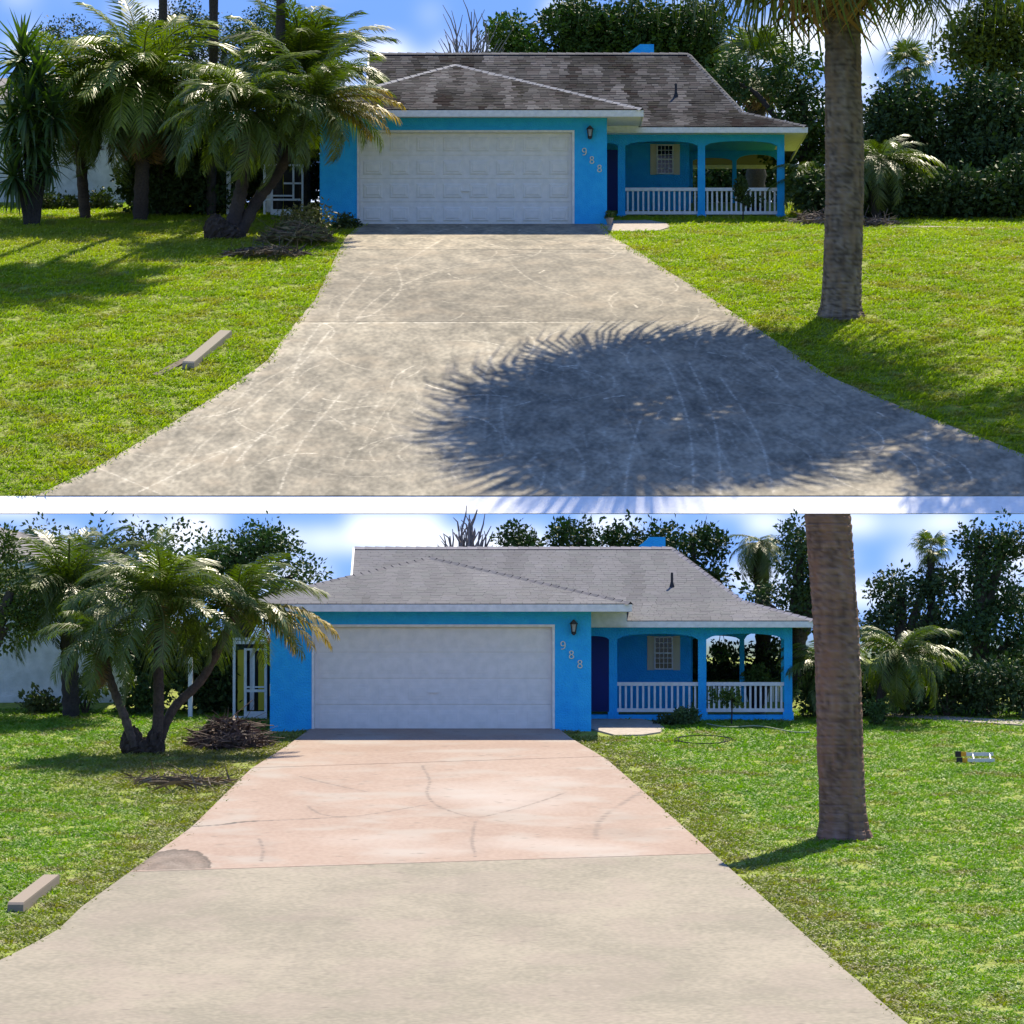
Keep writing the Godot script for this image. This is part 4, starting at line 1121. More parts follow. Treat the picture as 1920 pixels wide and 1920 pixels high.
	root(t, [[V(-0.28, 0.18, 0.1), V(0.30, 0.42, 0.28)], [V(0.05, 0.10, 0.05), V(0.34, 0.28, 0.3)], [V(0.2, 0.05, 0.0), V(0.25, 0.2, 0.25)]], 61)
	crown(t, up(Vector3(-6.83, 3.19, 3.30)) - b0, [["lime", 10, 35, 85, 1.2], ["green", 24, -5, 60, 1.35], ["green", 12, -35, -5, 1.25], ["dead", 6, -85, -60, 0.7]], 33)
	crown(t, up(Vector3(-5.08, 3.38, 2.60)) - b0, [["green", 20, 0, 75, 1.25], ["green", 10, -35, 5, 1.2]], 34)
	for q in [[78, 14, 1.35], [98, 6, 1.3], [64, 2, 1.2], [112, -12, 1.05], [86, -4, 1.2], [70, 22, 1.2]]: one(t, up(Vector3(-5.03, 3.36, 2.70)) - b0, "yellow", q[0], q[1], q[2])

	b0 = gu(-5.51, -4.00)
	t = thing("palm_tree", "tall palm with upright fronds rising left of the upper garage roof", "palm tree", b0)
	stem(t, [V(0, -0.2, 0), up(Vector3(-5.53, 1.42, -4.00)) - b0, up(Vector3(-5.61, 3.41, -4.00)) - b0], 0.16, 0.12, Color(0.08, 0.06, 0.045))
	crown(t, up(Vector3(-5.61, 3.55, -4.00)) - b0, [["green", 22, 25, 88, 1.65], ["lime", 12, 20, 70, 1.5], ["green", 14, -20, 25, 1.4]], 35)

	b0 = gu(-11.24, -2.50)
	t = thing("palm_tree", "full green palm between the yucca and the broad skirted palm, upper plot", "palm tree", b0)
	stem(t, [V(0, -0.2, 0), up(Vector3(-11.38, 1.66, -2.50)) - b0, up(Vector3(-11.38, 3.14, -2.50)) - b0], 0.15, 0.12, Color(0.08, 0.06, 0.045))
	crown(t, up(Vector3(-11.38, 3.28, -2.50)) - b0, [["lime", 12, 20, 80, 1.4], ["green", 20, -10, 45, 1.5], ["green", 14, -50, -10, 1.3], ["dead", 10, -85, -55, 0.9]], 37)
	shrub("shrub", "dark leafy shrub behind the leaning trunk of the upper multi-stemmed palm", gu(-6.94, -6.20), V(0.9, 1.25, 0.5), 9, "broad", Color(0.038, 0.065, 0.022), Color(0.062, 0.100, 0.030), 59)
	for q in [[gu(-7.97, -3.00), 12.3, "added tall slender palm shading the lawn, rising out of view between the left palms, nearer the house"], [gu(-9.33, -3.40), 13.2, "added tall slender palm shading the lawn, rising out of view behind the broad skirted palm"], [gu(-6.22, -3.40), 13.0, "added tall slender palm shading the lawn, rising out of view behind the leaning palm trunk"]]:  # three added palms whose unseen crowns throw shade on the left lawn
		t = thing("palm_tree", q[2], "palm tree", q[0])
		stem(t, [V(0, -0.2, 0), V(0.1, q[1] * 0.5, 0.8), V(0, q[1], 4.0)], 0.13, 0.10, Color(0.07, 0.06, 0.05))
		crown(t, V(0, q[1] + 0.1, 4.1), [["green", 20, 0, 70, 1.5], ["green", 26, -40, 5, 1.6]], int(q[1] * 10))
	b0 = gu(-12.47, 0.00)
	t = thing("yucca", "dark spiky yucca with several rosettes at the left edge of the upper lawn", "yucca", b0)
	for q in [[Vector3(-12.28, 3.76, 0.00), 1.0], [Vector3(-11.90, 2.88, 0.30), 0.85], [Vector3(-12.43, 2.18, 0.20), 0.9], [Vector3(-12.04, 1.56, 0.20), 0.6], [Vector3(-12.75, 4.30, -0.30), 1.0], [Vector3(-12.90, 1.30, 0.40), 0.8], [Vector3(-12.57, 3.03, 0.50), 0.95], [Vector3(-12.19, 2.30, -0.20), 0.85], [Vector3(-13.00, 2.59, 0.00), 0.9]]:
		var e: Vector3 = up(q[0]) - b0
		stem(t, [V(e.x * 0.2, -0.2, 0), V(e.x * 0.6, e.y * 0.6, 0), e], 0.08, 0.06, Color(0.05, 0.045, 0.04))
		crown(t, e, [["sword", 60, -85, 85, q[1] * 1.4]], int(e.y * 100), "leaf")

	tree("dark_tree", "dense dark bushy tree in shade under the left palms, upper plot", gu(-8.80, -4.00), [blob(up(Vector3(-8.73, 1.56, -4.00)), 1.38, 1.18), blob(up(Vector3(-9.72, 0.99, -4.00)), 0.69, 0.83), blob(up(Vector3(-7.95, 1.14, -4.00)), 0.66, 0.97), blob(up(Vector3(-8.78, 0.53, -3.60)), 1.31, 0.44)], 7.0, "broad", Color(0.038, 0.065, 0.020), Color(0.060, 0.095, 0.025), 41)
	tree("tree", "spreading fine-leaved tree filling the background behind the left palms, upper plot", gu(-8.15, -14.00), [blob(up(Vector3(-8.15, 4.79, -14.00)), 1.24, 0.97), blob(up(Vector3(-9.51, 5.09, -14.00)), 1.24, 0.97), blob(up(Vector3(-10.87, 4.49, -14.00)), 1.11, 0.97), blob(up(Vector3(-9.51, 3.59, -14.00)), 1.80, 0.83), blob(up(Vector3(-12.53, 4.79, -14.00)), 1.11, 0.83)], 3.2, "fine", Color(0.05, 0.075, 0.03), Color(0.09, 0.12, 0.04), 42)
	tree("tree", "green tree crown over the left end of the upper roof beside the tall palm", gu(-6.07, -15.00), [blob(up(Vector3(-5.85, 4.82, -15.00)), 1.04, 0.83), blob(up(Vector3(-6.98, 5.35, -15.00)), 0.83, 0.69), blob(up(Vector3(-6.68, 3.83, -15.00)), 1.11, 0.83)], 5.0, "fine", Color(0.045, 0.08, 0.02), Color(0.08, 0.13, 0.025), 43)
	for q in [[gu(-12.61, -5.60), 0.31, 0.19, 61], [gu(-11.90, -5.60), 0.23, 0.14, 62], [gu(-11.04, -5.60), 0.26, 0.20, 63]]:
		var nm: String = ["leftmost low weed clump against the white wall, upper plot", "middle low weed clump against the white wall, upper plot", "low weed clump under the brown palm skirt by the white wall"][q[3] - 61]
		shrub("weeds", nm, q[0], V(q[1], q[2], 0.3), 16, "small", Color(0.05, 0.07, 0.02), Color(0.14, 0.17, 0.04), q[3], "weed clumps along the white walls")

	# brush and debris left of the drive
	brush("brush_pile", "pile of dry fronds and sticks beside the top of the grimy driveway", gu(-5.43, 4.34), 0.95, 0.55, 1.6, 420, [Color(0.13, 0.09, 0.05), Color(0.22, 0.17, 0.08), Color(0.10, 0.11, 0.03)], 51)
	shrub("weeds", "straggly pale weeds growing over the dry frond pile", gu(-5.23, 2.80), V(0.62, 0.33, 0.5), 9, "fine", Color(0.10, 0.11, 0.03), Color(0.20, 0.19, 0.07), 52)
	brush("brush_pile", "dark twigs and roots at the foot of the upper multi-stemmed palm", gu(-6.06, 7.15), 1.1, 0.22, 1.2, 240, [Color(0.07, 0.05, 0.04), Color(0.16, 0.12, 0.09), Color(0.05, 0.05, 0.03)], 53)
	shrub("weeds", "low dark weeds at the left corner of the upper garage", gu(-4.19, 1.03), V(0.5, 0.13, 0.25), 24, "small", Color(0.04, 0.06, 0.02), Color(0.08, 0.11, 0.03), 54)

	shrub("shrub", "dark leafy shrub behind the upper screen enclosure", gu(-5.77, -6.50), V(1.1, 1.25, 0.5), 9, "broad", Color(0.038, 0.065, 0.022), Color(0.062, 0.100, 0.030), 58)
	# white pool screen, post
	b0 = gu(-6.59, -3.20)
	var k := 0.01
	var fx := []
	for q in [[0, 0, 6, 138], [19, 0, 25, 75], [77, 45, 82, 138], [101, 0, 106, 138], [25, 52, 77, 56], [54, 85, 101, 89], [6, 41, 101, 46], [0, 133, 106, 138], [25, 0, 101, 5], [25, 5, 77, 18]]: fx.append([q[0] * k, q[1] * k, q[2] * k, q[3] * k])
	enclosure("white screen enclosure between the leaning palm trunk and the upper garage", b0, fx, Vector2(106 * k, 138 * k), [[4 * k, 18 * k, false], [26 * k, 36 * k, true], [40 * k, 50 * k, true]])
	tag(bx("post", M.white, self, [[gu(-7.58, -3.40, -0.2), gu(-7.47, -3.60, 1.15)]]), "plain white post standing left of the upper screen enclosure", "post")

	# right side growth
	b0 = gu(9.63, -1.80)
	t = thing("palm_tree", "small date palm with one bright lime frond, right of the upper trunk", "palm tree", b0)
	stem(t, [V(0, -0.2, 0), up(Vector3(9.51, 0.87, -1.80)) - b0, up(Vector3(9.68, 1.50, -1.80)) - b0], 0.13, 0.10, Color(0.06, 0.05, 0.04))
	crown(t, up(Vector3(9.68, 1.60, -1.80)) - b0, [["green", 16, -10, 60, 0.82], ["green", 10, -45, -5, 0.85]], 36)
	for q in [[92, 14, 0.98], [84, 6, 0.9], [98, 2, 0.85]]: one(t, up(Vector3(9.71, 1.64, -1.60)) - b0, "lime", q[0], q[1], q[2])
	b0 = gu(8.04, -3.00)
	t = thing("palm_tree", "low arching palm between the upper porch and the tall trunk", "palm tree", b0)
	stem(t, [V(0, -0.2, 0), V(0, 0.5, 0), up(Vector3(8.04, 0.92, -3.00)) - b0], 0.13, 0.10, Color(0.06, 0.05, 0.04))
	crown(t, up(Vector3(8.04, 0.99, -3.00)) - b0, [["green", 16, -5, 55, 0.75], ["green", 12, -50, -5, 0.8]], 37)
	b0 = gu(6.98, -15.00)
	t = thing("palm_tree", "cabbage palm behind the right end of the upper roof", "palm tree", b0)
	stem(t, [V(0, -0.2, 0), up(Vector3(6.95, 2.31, -15.00)) - b0, up(Vector3(7.00, 4.13, -15.00)) - b0], 0.28, 0.24, Color(0.07, 0.06, 0.05))
	crown(t, up(Vector3(7.00, 4.32, -15.00)) - b0, [["fan", 14, 0, 80, 0.75], ["fan", 14, -50, 0, 0.75], ["fan_dead", 8, -85, -50, 0.7]], 38)
	b0 = gu(10.70, -7.00)
	t = thing("palm_tree", "thin palm with a small tuft against the sky, right of the upper trunk", "palm tree", b0)
	stem(t, [V(0, -0.2, 0), up(Vector3(10.73, 1.93, -7.00)) - b0, up(Vector3(10.73, 3.74, -7.00)) - b0], 0.12, 0.10, Color(0.06, 0.05, 0.04))
	crown(t, up(Vector3(10.73, 3.81, -7.00)) - b0, [["fan", 18, -50, 85, 0.42]], 39)
	var dk := Color(0.040, 0.070, 0.022); var md := Color(0.065, 0.105, 0.030)
	tree("tree", "dark leafy tree just right of the upper palm trunk, behind the date palm", gu(10.85, -6.00), [blob(up(Vector3(10.85, 2.36, -6.00)), 1.18, 1.04), blob(up(Vector3(9.92, 1.85, -6.00)), 0.83, 0.97), blob(up(Vector3(10.35, 0.85, -6.00)), 0.97, 0.83), blob(up(Vector3(11.42, 0.85, -6.00)), 0.97, 0.97)], 6.0, "broad", dk, md, 71)
	tree("tree", "dark dense tree at the right edge of the upper lawn", gu(12.79, -6.00), [blob(up(Vector3(12.72, 2.50, -6.00)), 1.11, 1.11), blob(up(Vector3(12.89, 1.17, -5.50)), 1.24, 1.11), blob(up(Vector3(12.03, 0.45, -5.50)), 0.97, 0.69), blob(up(Vector3(13.94, 1.85, -6.00)), 0.97, 1.52)], 6.0, "broad", dk, md, 72)
	tree("sunlit_tree", "sunlit yellow-green tree top in the upper right corner", gu(12.97, -12.00), [blob(up(Vector3(12.83, 4.67, -12.00)), 1.04, 0.76), blob(up(Vector3(13.72, 5.19, -12.00)), 0.97, 0.97), blob(up(Vector3(14.02, 3.85, -12.00)), 0.83, 0.83)], 4.5, "broad", Color(0.05, 0.085, 0.015), Color(0.15, 0.17, 0.02), 73)
	tree("tree", "lighter green loose tree between the upper roof end and the thick trunk", gu(8.35, -12.00), [blob(up(Vector3(8.35, 2.65, -12.00)), 1.04, 0.83), blob(up(Vector3(7.90, 3.85, -12.00)), 0.90, 0.83), blob(up(Vector3(5.97, 3.70, -12.00)), 0.69, 0.69), blob(up(Vector3(8.95, 1.76, -12.00)), 0.83, 0.83), blob(up(Vector3(7.75, 1.91, -12.00)), 0.83, 0.69)], 3.2, "broad", Color(0.03, 0.065, 0.015), Color(0.09, 0.14, 0.025), 74)
	tree("tree", "leafy tree seen through the upper porch arches", gu(6.61, -17.00), [blob(up(Vector3(6.30, 1.41, -17.00)), 0.97, 0.83), blob(up(Vector3(7.53, 1.10, -17.00)), 0.83, 0.83), blob(up(Vector3(5.84, 0.79, -17.00)), 0.83, 0.69)], 5.0, "broad", dk, Color(0.05, 0.085, 0.02), 75)
	var n := 0
	for q in [[gu(8.22, -2.40), 0.71, 0.64, "dark shrub behind the tall trunk at the upper porch corner"], [gu(9.13, -2.40), 0.64, 0.57, "dark shrub under the small date palm, upper plot"], [gu(10.39, -2.40), 0.85, 0.60, "wide dark shrub along the path, middle of the upper hedge"], [gu(11.66, -2.40), 0.85, 0.60, "dark shrub along the path toward the right edge of the upper hedge"], [gu(12.92, -2.40), 0.92, 0.64, "dark shrub at the right end of the upper hedge"], [gu(14.05, -2.40), 0.85, 0.85, "dark tall shrub just past the upper hedge end"]]:
		n += 1
		shrub("shrub", q[3], q[0], V(q[1], q[2], 0.6), 9, "broad", Color(0.038, 0.065, 0.022), Color(0.062, 0.100, 0.030), 500 + n, "hedge shrubs right of the houses")
	for q in [[gu(0.00, -22.00), up(Vector3(0.00, 5.91, -22.00)), up(Vector3(0.24, 4.96, -22.00)), 0.87, 0.60, 1.00, "bright green round tree behind the middle of the upper roof"], [gu(1.98, -22.00), up(Vector3(1.98, 6.23, -22.00)), up(Vector3(2.21, 5.28, -22.00)), 1.19, 0.82, 0.70, "dark green tree behind the upper ridge, left of the chimney"], [gu(3.72, -22.00), up(Vector3(3.72, 6.26, -22.00)), up(Vector3(3.95, 5.31, -22.00)), 1.19, 0.87, 0.65, "dark green tree directly behind the upper chimney"], [gu(5.38, -22.00), up(Vector3(5.38, 5.91, -22.00)), up(Vector3(5.62, 4.96, -22.00)), 1.19, 1.11, 0.62, "dark tree behind the right end of the upper ridge"]]:
		var cl: Color = Color(0.09, 0.16, 0.02) * q[5]
		n += 1
		tree("tree", q[6], q[0], [blob(q[1], q[3], q[4]), blob(q[2], q[3], q[4])], 6.0, "broad", cl * 0.6, cl, 600 + n, 0.2, "trees behind the roofs")
	bare_tree("leafless grey tree behind the middle of the upper roof", gu(-1.25, -20.00), 6.65, 0.91, 26, 91)
	# porch things
	b0 = gu(6.04, -1.40)
	t = thing("sapling", "small dark staked sapling in front of the upper porch railing", "sapling", b0)
	stem(t, [V(0, -0.1, 0), V(0.02, 0.4, 0), V(0, 0.9, 0)], 0.018, 0.012, Color(0.05, 0.04, 0.03))
	leaves(t, [blob(up(Vector3(6.00, 0.87, -1.40)) - b0, 0.16, 0.28), blob(up(Vector3(6.25, 0.55, -1.40)) - b0, 0.3, 0.10)], 70, "tiny", Color(0.035, 0.06, 0.018), Color(0.06, 0.09, 0.025), 92)
	pot("planter", "small grey urn with a leafy plant at the corner between the upper garage and walkway", "urn", gu(2.53, 0.18), 0.62, M.concrete)
	pot("pot_plant", "leafy pot plant behind the right bay of the upper porch railing", "pot plant", gu(HX_U, 0) + V(6.75, 0.22, -4.0) * 1.142, 1.6, M.dark)
	brush("mulch_heap", "low heap of mulch and stones at the right corner of the upper porch", gu(7.99, -0.73), 0.7, 0.28, 0.9, 220, [Color(0.16, 0.12, 0.09), Color(0.22, 0.18, 0.14), Color(0.10, 0.08, 0.06)], 55)
	brush("mulch_heap", "low heap of mulch and stones right of the upper trunk by the path", gu(9.41, -0.18), 0.6, 0.18, 0.9, 160, [Color(0.16, 0.12, 0.09), Color(0.22, 0.18, 0.14), Color(0.10, 0.08, 0.06)], 56)

	# a tall tree outside the picture on the right, whose shade falls over the drive's right edge
	tree("tree", "tall tree beyond the right side whose shade falls on the grimy driveway edge", gu(15.3, 19.5), [blob(gu(15.4, 17.0, 11.6), 3.7, 1.7, 3.7), blob(gu(15.0, 21.5, 10.4), 3.2, 1.4, 3.2), blob(gu(18.0, 20.5, 8.6), 2.2, 1.4, 2.2)], 3.4, "broad", Color(0.04, 0.07, 0.02), Color(0.07, 0.11, 0.025), 95, 0.3)
	# lawn grass
	var f := noise(301, 0.35, 4); var f2 := noise(302, 2.2, 3)
	var ok := func(x, z):
		if x > edge_x(UL, z) + 0.10 and x < edge_x(UR, z) - 0.10 and z > 0: return false
		if z < 0.05 and x > HX_U - 3.85 and x < HX_U + 3.75: return false
		if z < -2.8 and x > HX_U + 3.0 and x < HX_U + 8.4: return false
		if z > -1.4 and z < 2.0 and x > 2.38 and x < 4.08: return false
		return true
	var tone := func(x, z, q):
		var n2: float = f.get_noise_2d(x, z) + 0.7 * f2.get_noise_2d(x, z) + (q - 0.5) * 0.9
		var c := Color(0.27, 0.38, 0.010).lerp(Color(0.44, 0.50, 0.014), clampf(0.5 + n2, 0, 1))
		var dry := clampf(f.get_noise_2d(x * 2.0 + 70, z * 2.0) * 2.4 - 0.05, 0, 1)
		if x < -6.0 and z < 12: dry = maxf(dry, 0.55 - 0.5 * absf(z - 4.0) / 6.0)
		return c.lerp(Color(0.38, 0.31, 0.10), dry * 0.75)
	grass("grass", "short sunlit lawn grass around the grimy driveway", 85000, Rect2(-15, -7, 30, 39), ok, gu, tone, tuft(1, 9, 0.085), 11)

func build_lower() -> void:
	var clean := [Color(0.118, 0.119, 0.120), Color(0.138, 0.139, 0.142), Color(0.153, 0.155, 0.156), Color(0.168, 0.168, 0.174), Color(0.190, 0.192, 0.190)]
	house(0.9, gl(HX_L, 0), "blue house with clean grey shingle roof above the washed pale driveway",
		{"dx": 0.05, "pf": 0.30, "kh": 2.66, "eh": 2.25, "spring": 1.865, "crown": 1.987, "wx": 4.80, "wy": 1.26, "vy": 3.0, "gh": 3.56, "gx": -0.13, "rh": 3.83, "xr": 5.05, "xl": -1.79, "relief": 0.004, "seed": 340, "pal": clean, "cap": Color(0.18, 0.175, 0.175), "ridge": Color(0.25, 0.24, 0.25), "num": Vector2(2.636, 1.746), "lampx": -2.94, "chx": 4.66, "chh": 0.28, "chb": 0.03, "lift": 0.005, "patchy": 0.6, "vx": 4.98})
	var d := Node3D.new(); put(d, "driveway", self)
	setting(d, "freshly washed pale pink concrete driveway with branching cracks in front of the lower house", "driveway")
	var p := clean_paint()
	var m := drive_mat(p, 0.79)
	slab(d, LL, LR, -0.15, 5.85, 0.0, -0.33, gl, m, Color.WHITE, p.r, 0.02)
	slab(d, LL, LR, 5.85, 20.7, -0.33, -0.27, gl, m, Color.WHITE, p.r, 0.02)
	slab(d, LL, LR, 20.7, 39.9, -0.27, 0.0, gl, m, Color.WHITE, p.r, 0.02)
	var mb := MB.new()
	pad("walkway", "short bright concrete walk with a rounded end before the lower porch", "walkway", [Vector2(1.35, -0.56), Vector2(1.50, -2.33), Vector2(2.00, -2.78), Vector2(2.44, -2.22), Vector2(2.72, -1.33), Vector2(2.80, -0.44), Vector2(2.70, 0.44), Vector2(2.37, 0.98), Vector2(1.88, 1.09)], gl, 0.03, M.concrete)
	pad("garden_path", "grey path along the hedge right of the lower lawn", "path", [Vector2(6.86, -3.67), Vector2(7.45, -3.33), Vector2(8.95, -2.33), Vector2(9.91, -1.67), Vector2(11.03, -1.00), Vector2(10.92, 0.11), Vector2(9.83, -0.78), Vector2(8.87, -1.44), Vector2(7.39, -2.56), Vector2(6.83, -3.11)], gl, 0.03, M.concrete)
	neighbour("grey-white neighbour house wall behind the palms, left of the lower lawn", gl(-7.50, -6.00), 6.0, 2.7, 5.5)
	mb = MB.new()
	bar(mb, Vector2(-6.59, 23.38), Vector2(-6.83, 26.75), 0.22, -0.02, 0.15, gl, Color(0.25, 0.21, 0.165))
	tag(inst(mb, "concrete_kerb", M.wood), "pale concrete kerb end at the left edge of the lower lawn", "kerb")

	# the sawn-off palm trunk in the right lawn
	var base := gl(5.07, 17.54)
	var pts := []
	for q in [Vector3(5.07, -0.07, 17.50), Vector3(5.07, 0.26, 17.50), Vector3(5.03, 1.40, 17.50), Vector3(4.99, 2.79, 17.50), Vector3(4.92, 3.94, 17.50), Vector3(4.84, 4.97, 17.50)]: pts.append(lo(q) - base)
	big_trunk("thick bare palm trunk on the lower right lawn", base, pts, [0.345, 0.35, 0.355, 0.352, 0.352, 0.355], [Color(0.11, 0.070, 0.052), Color(0.27, 0.18, 0.135), Color(0.245, 0.135, 0.09)], 411)

	# left palms
	var b0 := gl(-8.28, -3.00)
	var t := thing("palm_tree", "tall palm with dark crown shaft before the grey neighbour wall, lower plot", "palm tree", b0)
	stem(t, [V(0, -0.2, 0), lo(Vector3(-8.32, 1.04, -3.00)) - b0, lo(Vector3(-8.35, 2.25, -3.00)) - b0], 0.15, 0.17, Color(0.05, 0.045, 0.04))
	crown(t, lo(Vector3(-8.35, 2.37, -3.00)) - b0, [["green", 20, 15, 80, 1.05], ["green", 16, -10, 25, 1.05], ["lime", 8, -20, 30, 0.95], ["green", 8, -50, -20, 0.8]], 132)
	one(t, lo(Vector3(-8.38, 2.33, -2.90)) - b0, "yellow", -80, -18, 0.6)
	b0 = gl(-6.49, 4.27)
	t = thing("palm_tree", "three-stemmed date palm on a dark root clump, lower left lawn", "palm tree", b0)
	stem(t, [lo(Vector3(-6.28, -0.07, 4.30)) - b0, lo(Vector3(-6.21, 0.68, 4.30)) - b0, lo(Vector3(-6.21, 1.52, 4.30)) - b0, lo(Vector3(-6.19, 2.55, 4.30)) - b0], 0.105, 0.08, Color(0.085, 0.062, 0.048))
	stem(t, [lo(Vector3(-6.62, 0.13, 4.50)) - b0, lo(Vector3(-6.77, 0.60, 4.50)) - b0, lo(Vector3(-7.04, 1.27, 4.40)) - b0, lo(Vector3(-7.19, 1.90, 4.40)) - b0], 0.08, 0.07, Color(0.11, 0.085, 0.065))
	stem(t, [lo(Vector3(-6.20, 0.18, 4.00)) - b0, lo(Vector3(-5.98, 0.73, 3.80)) - b0, lo(Vector3(-5.43, 1.32, 3.60)) - b0, lo(Vector3(-4.92, 2.39, 3.40)) - b0], 0.085, 0.07, Color(0.095, 0.07, 0.055))
	root(t, [[V(-0.18, 0.16, 0.08), V(0.20, 0.30, 0.2)], [V(0.04, 0.08, 0.06), V(0.22, 0.20, 0.22)], [V(0.22, 0.14, 0.03), V(0.17, 0.30, 0.19)]], 62)
	crown(t, lo(Vector3(-6.19, 2.66, 4.30)) - b0, [["green", 20, 5, 70, 0.98], ["green", 9, -30, 5, 0.95], ["lime", 7, 30, 85, 0.85], ["dead", 4, -88, -70, 0.45]], 133)
	crown(t, lo(Vector3(-7.21, 2.00, 4.40)) - b0, [["green", 10, 0, 60, 0.72], ["green", 9, -45, 0, 0.72], ["dead", 4, -85, -65, 0.5]], 134)
	crown(t, lo(Vector3(-4.89, 2.49, 3.40)) - b0, [["green", 18, 5, 70, 0.92], ["green", 7, -30, 5, 0.85]], 135)
	for q in [[80, 10, 1.12], [100, 3, 1.08], [64, 0, 1.0], [112, -12, 0.8], [75, -20, 0.5]]: one(t, lo(Vector3(-4.85, 2.48, 3.50)) - b0, "yellow", q[0], q[1], q[2], 1)
	tree("tree", "bushy fine-leaved tree left of the lower garage roof", gl(-5.25, -6.00), [blob(lo(Vector3(-5.36, 2.91, -6.00)), 0.83, 0.45), blob(lo(Vector3(-5.87, 2.55, -6.00)), 0.54, 0.49), blob(lo(Vector3(-4.69, 2.65, -6.00)), 0.59, 0.49), blob(lo(Vector3(-4.12, 2.49, -6.00)), 0.37, 0.37), blob(lo(Vector3(-4.74, 3.11, -6.00)), 0.54, 0.31)], 4.5, "fine", Color(0.05, 0.09, 0.02), Color(0.08, 0.14, 0.03), 142)
	tree("tree", "spreading fine-leaved tree filling the background behind the lower left palms", gl(-7.04, -10.00), [blob(lo(Vector3(-7.04, 2.73, -10.00)), 0.78, 0.39), blob(lo(Vector3(-8.00, 2.73, -10.00)), 0.68, 0.37), blob(lo(Vector3(-9.17, 2.73, -10.00)), 0.68, 0.37), blob(lo(Vector3(-6.72, 2.04, -10.00)), 0.68, 0.49)], 3.4, "fine", Color(0.05, 0.075, 0.03), Color(0.09, 0.12, 0.04), 143)
	tree("edge_tree", "yellow-green leafy branches at the left edge of the lower plot", gl(-9.94, -2.00), [blob(lo(Vector3(-9.35, 2.42, -2.00)), 0.47, 0.44), blob(lo(Vector3(-9.25, 1.82, -2.00)), 0.49, 0.44), blob(lo(Vector3(-9.54, 3.21, -2.00)), 0.39, 0.54)], 5.0, "small", Color(0.03, 0.065, 0.015), Color(0.12, 0.16, 0.02), 144)
	shrub("shrub", "mid green leafy shrub against the grey neighbour wall, lower plot", gl(-8.07, -3.60), V(0.33, 0.34, 0.3), 14, "small", Color(0.025, 0.05, 0.015), Color(0.09, 0.14, 0.03), 145)
	shrub("shrub", "dark shrub behind the left stem of the three-stemmed palm", gl(-7.01, -3.60), V(0.5, 0.45, 0.4), 12, "small", Color(0.04, 0.07, 0.02), Color(0.07, 0.12, 0.03), 146)
	tree("dark_tree", "dense dark growth in shade between the lower palms and white post", gl(-5.67, -4.00), [blob(lo(Vector3(-5.72, 0.76, -4.00)), 0.59, 0.73), blob(lo(Vector3(-6.40, 1.13, -4.40)), 0.68, 0.49), blob(lo(Vector3(-5.67, 0.25, -4.00)), 0.54, 0.34), blob(lo(Vector3(-7.01, 1.03, -4.40)), 0.49, 0.39)], 7.0, "broad", Color(0.038, 0.065, 0.020), Color(0.060, 0.095, 0.025), 147)
	shrub("weeds", "pale weed clump at the left edge below the grey neighbour wall", gl(-8.89, -3.80), V(0.30, 0.15, 0.25), 14, "small", Color(0.06, 0.08, 0.03), Color(0.15, 0.18, 0.05), 148)
	brush("brush_pile", "brown heap of dead fronds left of the lower garage", gl(-5.02, 2.87), 0.68, 0.52, 0.9, 460, [Color(0.10, 0.065, 0.05), Color(0.15, 0.10, 0.075), Color(0.06, 0.045, 0.035)], 151)
	brush("brush_pile", "scattered dry twigs on the grass below the lower dead frond heap", gl(-5.51, 8.88), 0.85, 0.05, 2.2, 110, [Color(0.16, 0.12, 0.07), Color(0.20, 0.15, 0.08), Color(0.08, 0.06, 0.04)], 152)
	b0 = gl(-5.23, -2.60)
	var k := 0.01
	var fx := []
	for q in [[0, 0, 5, 152], [21, 0, 26, 132], [37, 55, 41, 128], [59, 0, 64, 152], [26, 128, 59, 132], [5, 140, 59, 146], [26, 50, 59, 55], [26, 58, 59, 61], [0, 147, 64, 152], [26, 0, 59, 14], [5, 0, 21, 5]]: fx.append([q[0] * k, q[1] * k, q[2] * k, q[3] * k])
	enclosure("white screen enclosure with door frame beside the lower garage", b0, fx, Vector2(64 * k, 152 * k), [[5 * k, 18 * k, true], [28 * k, 36 * k, false], [44 * k, 57 * k, true]])
	tag(bx("post", M.white, self, [[gl(-6.08, -2.80, -0.2), gl(-6.00, -3.00, 1.12)]]), "plain white post standing between the lower palm stems and enclosure", "post")

	# in front of the porch
	shrub("shrub", "small leafy rose bush before the left bay of the lower porch railing", gl(3.19, -1.30), V(0.26, 0.15, 0.2), 60, "tiny", Color(0.05, 0.09, 0.03), Color(0.12, 0.18, 0.06), 161)
	shrub("shrub", "low dark plant left of the rose bush by the lower porch", gl(2.73, -1.30), V(0.28, 0.08, 0.18), 60, "tiny", Color(0.035, 0.06, 0.02), Color(0.06, 0.09, 0.03), 162)
	b0 = gl(4.06, -1.50)
	t = thing("sapling", "small yellow-green sapling in front of the right lower porch railing", "sapling", b0)
	stem(t, [V(0, -0.1, 0), V(0.02, 0.25, 0), V(0, 0.55, 0)], 0.016, 0.010, Color(0.07, 0.055, 0.04))
	leaves(t, [blob(lo(Vector3(4.02, 0.47, -1.50)) - b0, 0.22, 0.15), blob(lo(Vector3(3.78, 0.52, -1.50)) - b0, 0.12, 0.12)], 50, "tiny", Color(0.03, 0.07, 0.015), Color(0.17, 0.22, 0.03), 163)
	pot("pot_plant", "leafy pot plant behind the right bay of the lower porch railing", "pot plant", gl(HX_L, 0) + V(6.75, 0.33, -4.0) * 0.9, 1.5, M.dark)
	b0 = gl(HX_L, 0) + V(6.05, 1.62, -5.6) * 0.9
	t = thing("hanging_basket", "round leafy hanging basket under the lower porch ceiling", "hanging basket", b0)
	mb = MB.new()
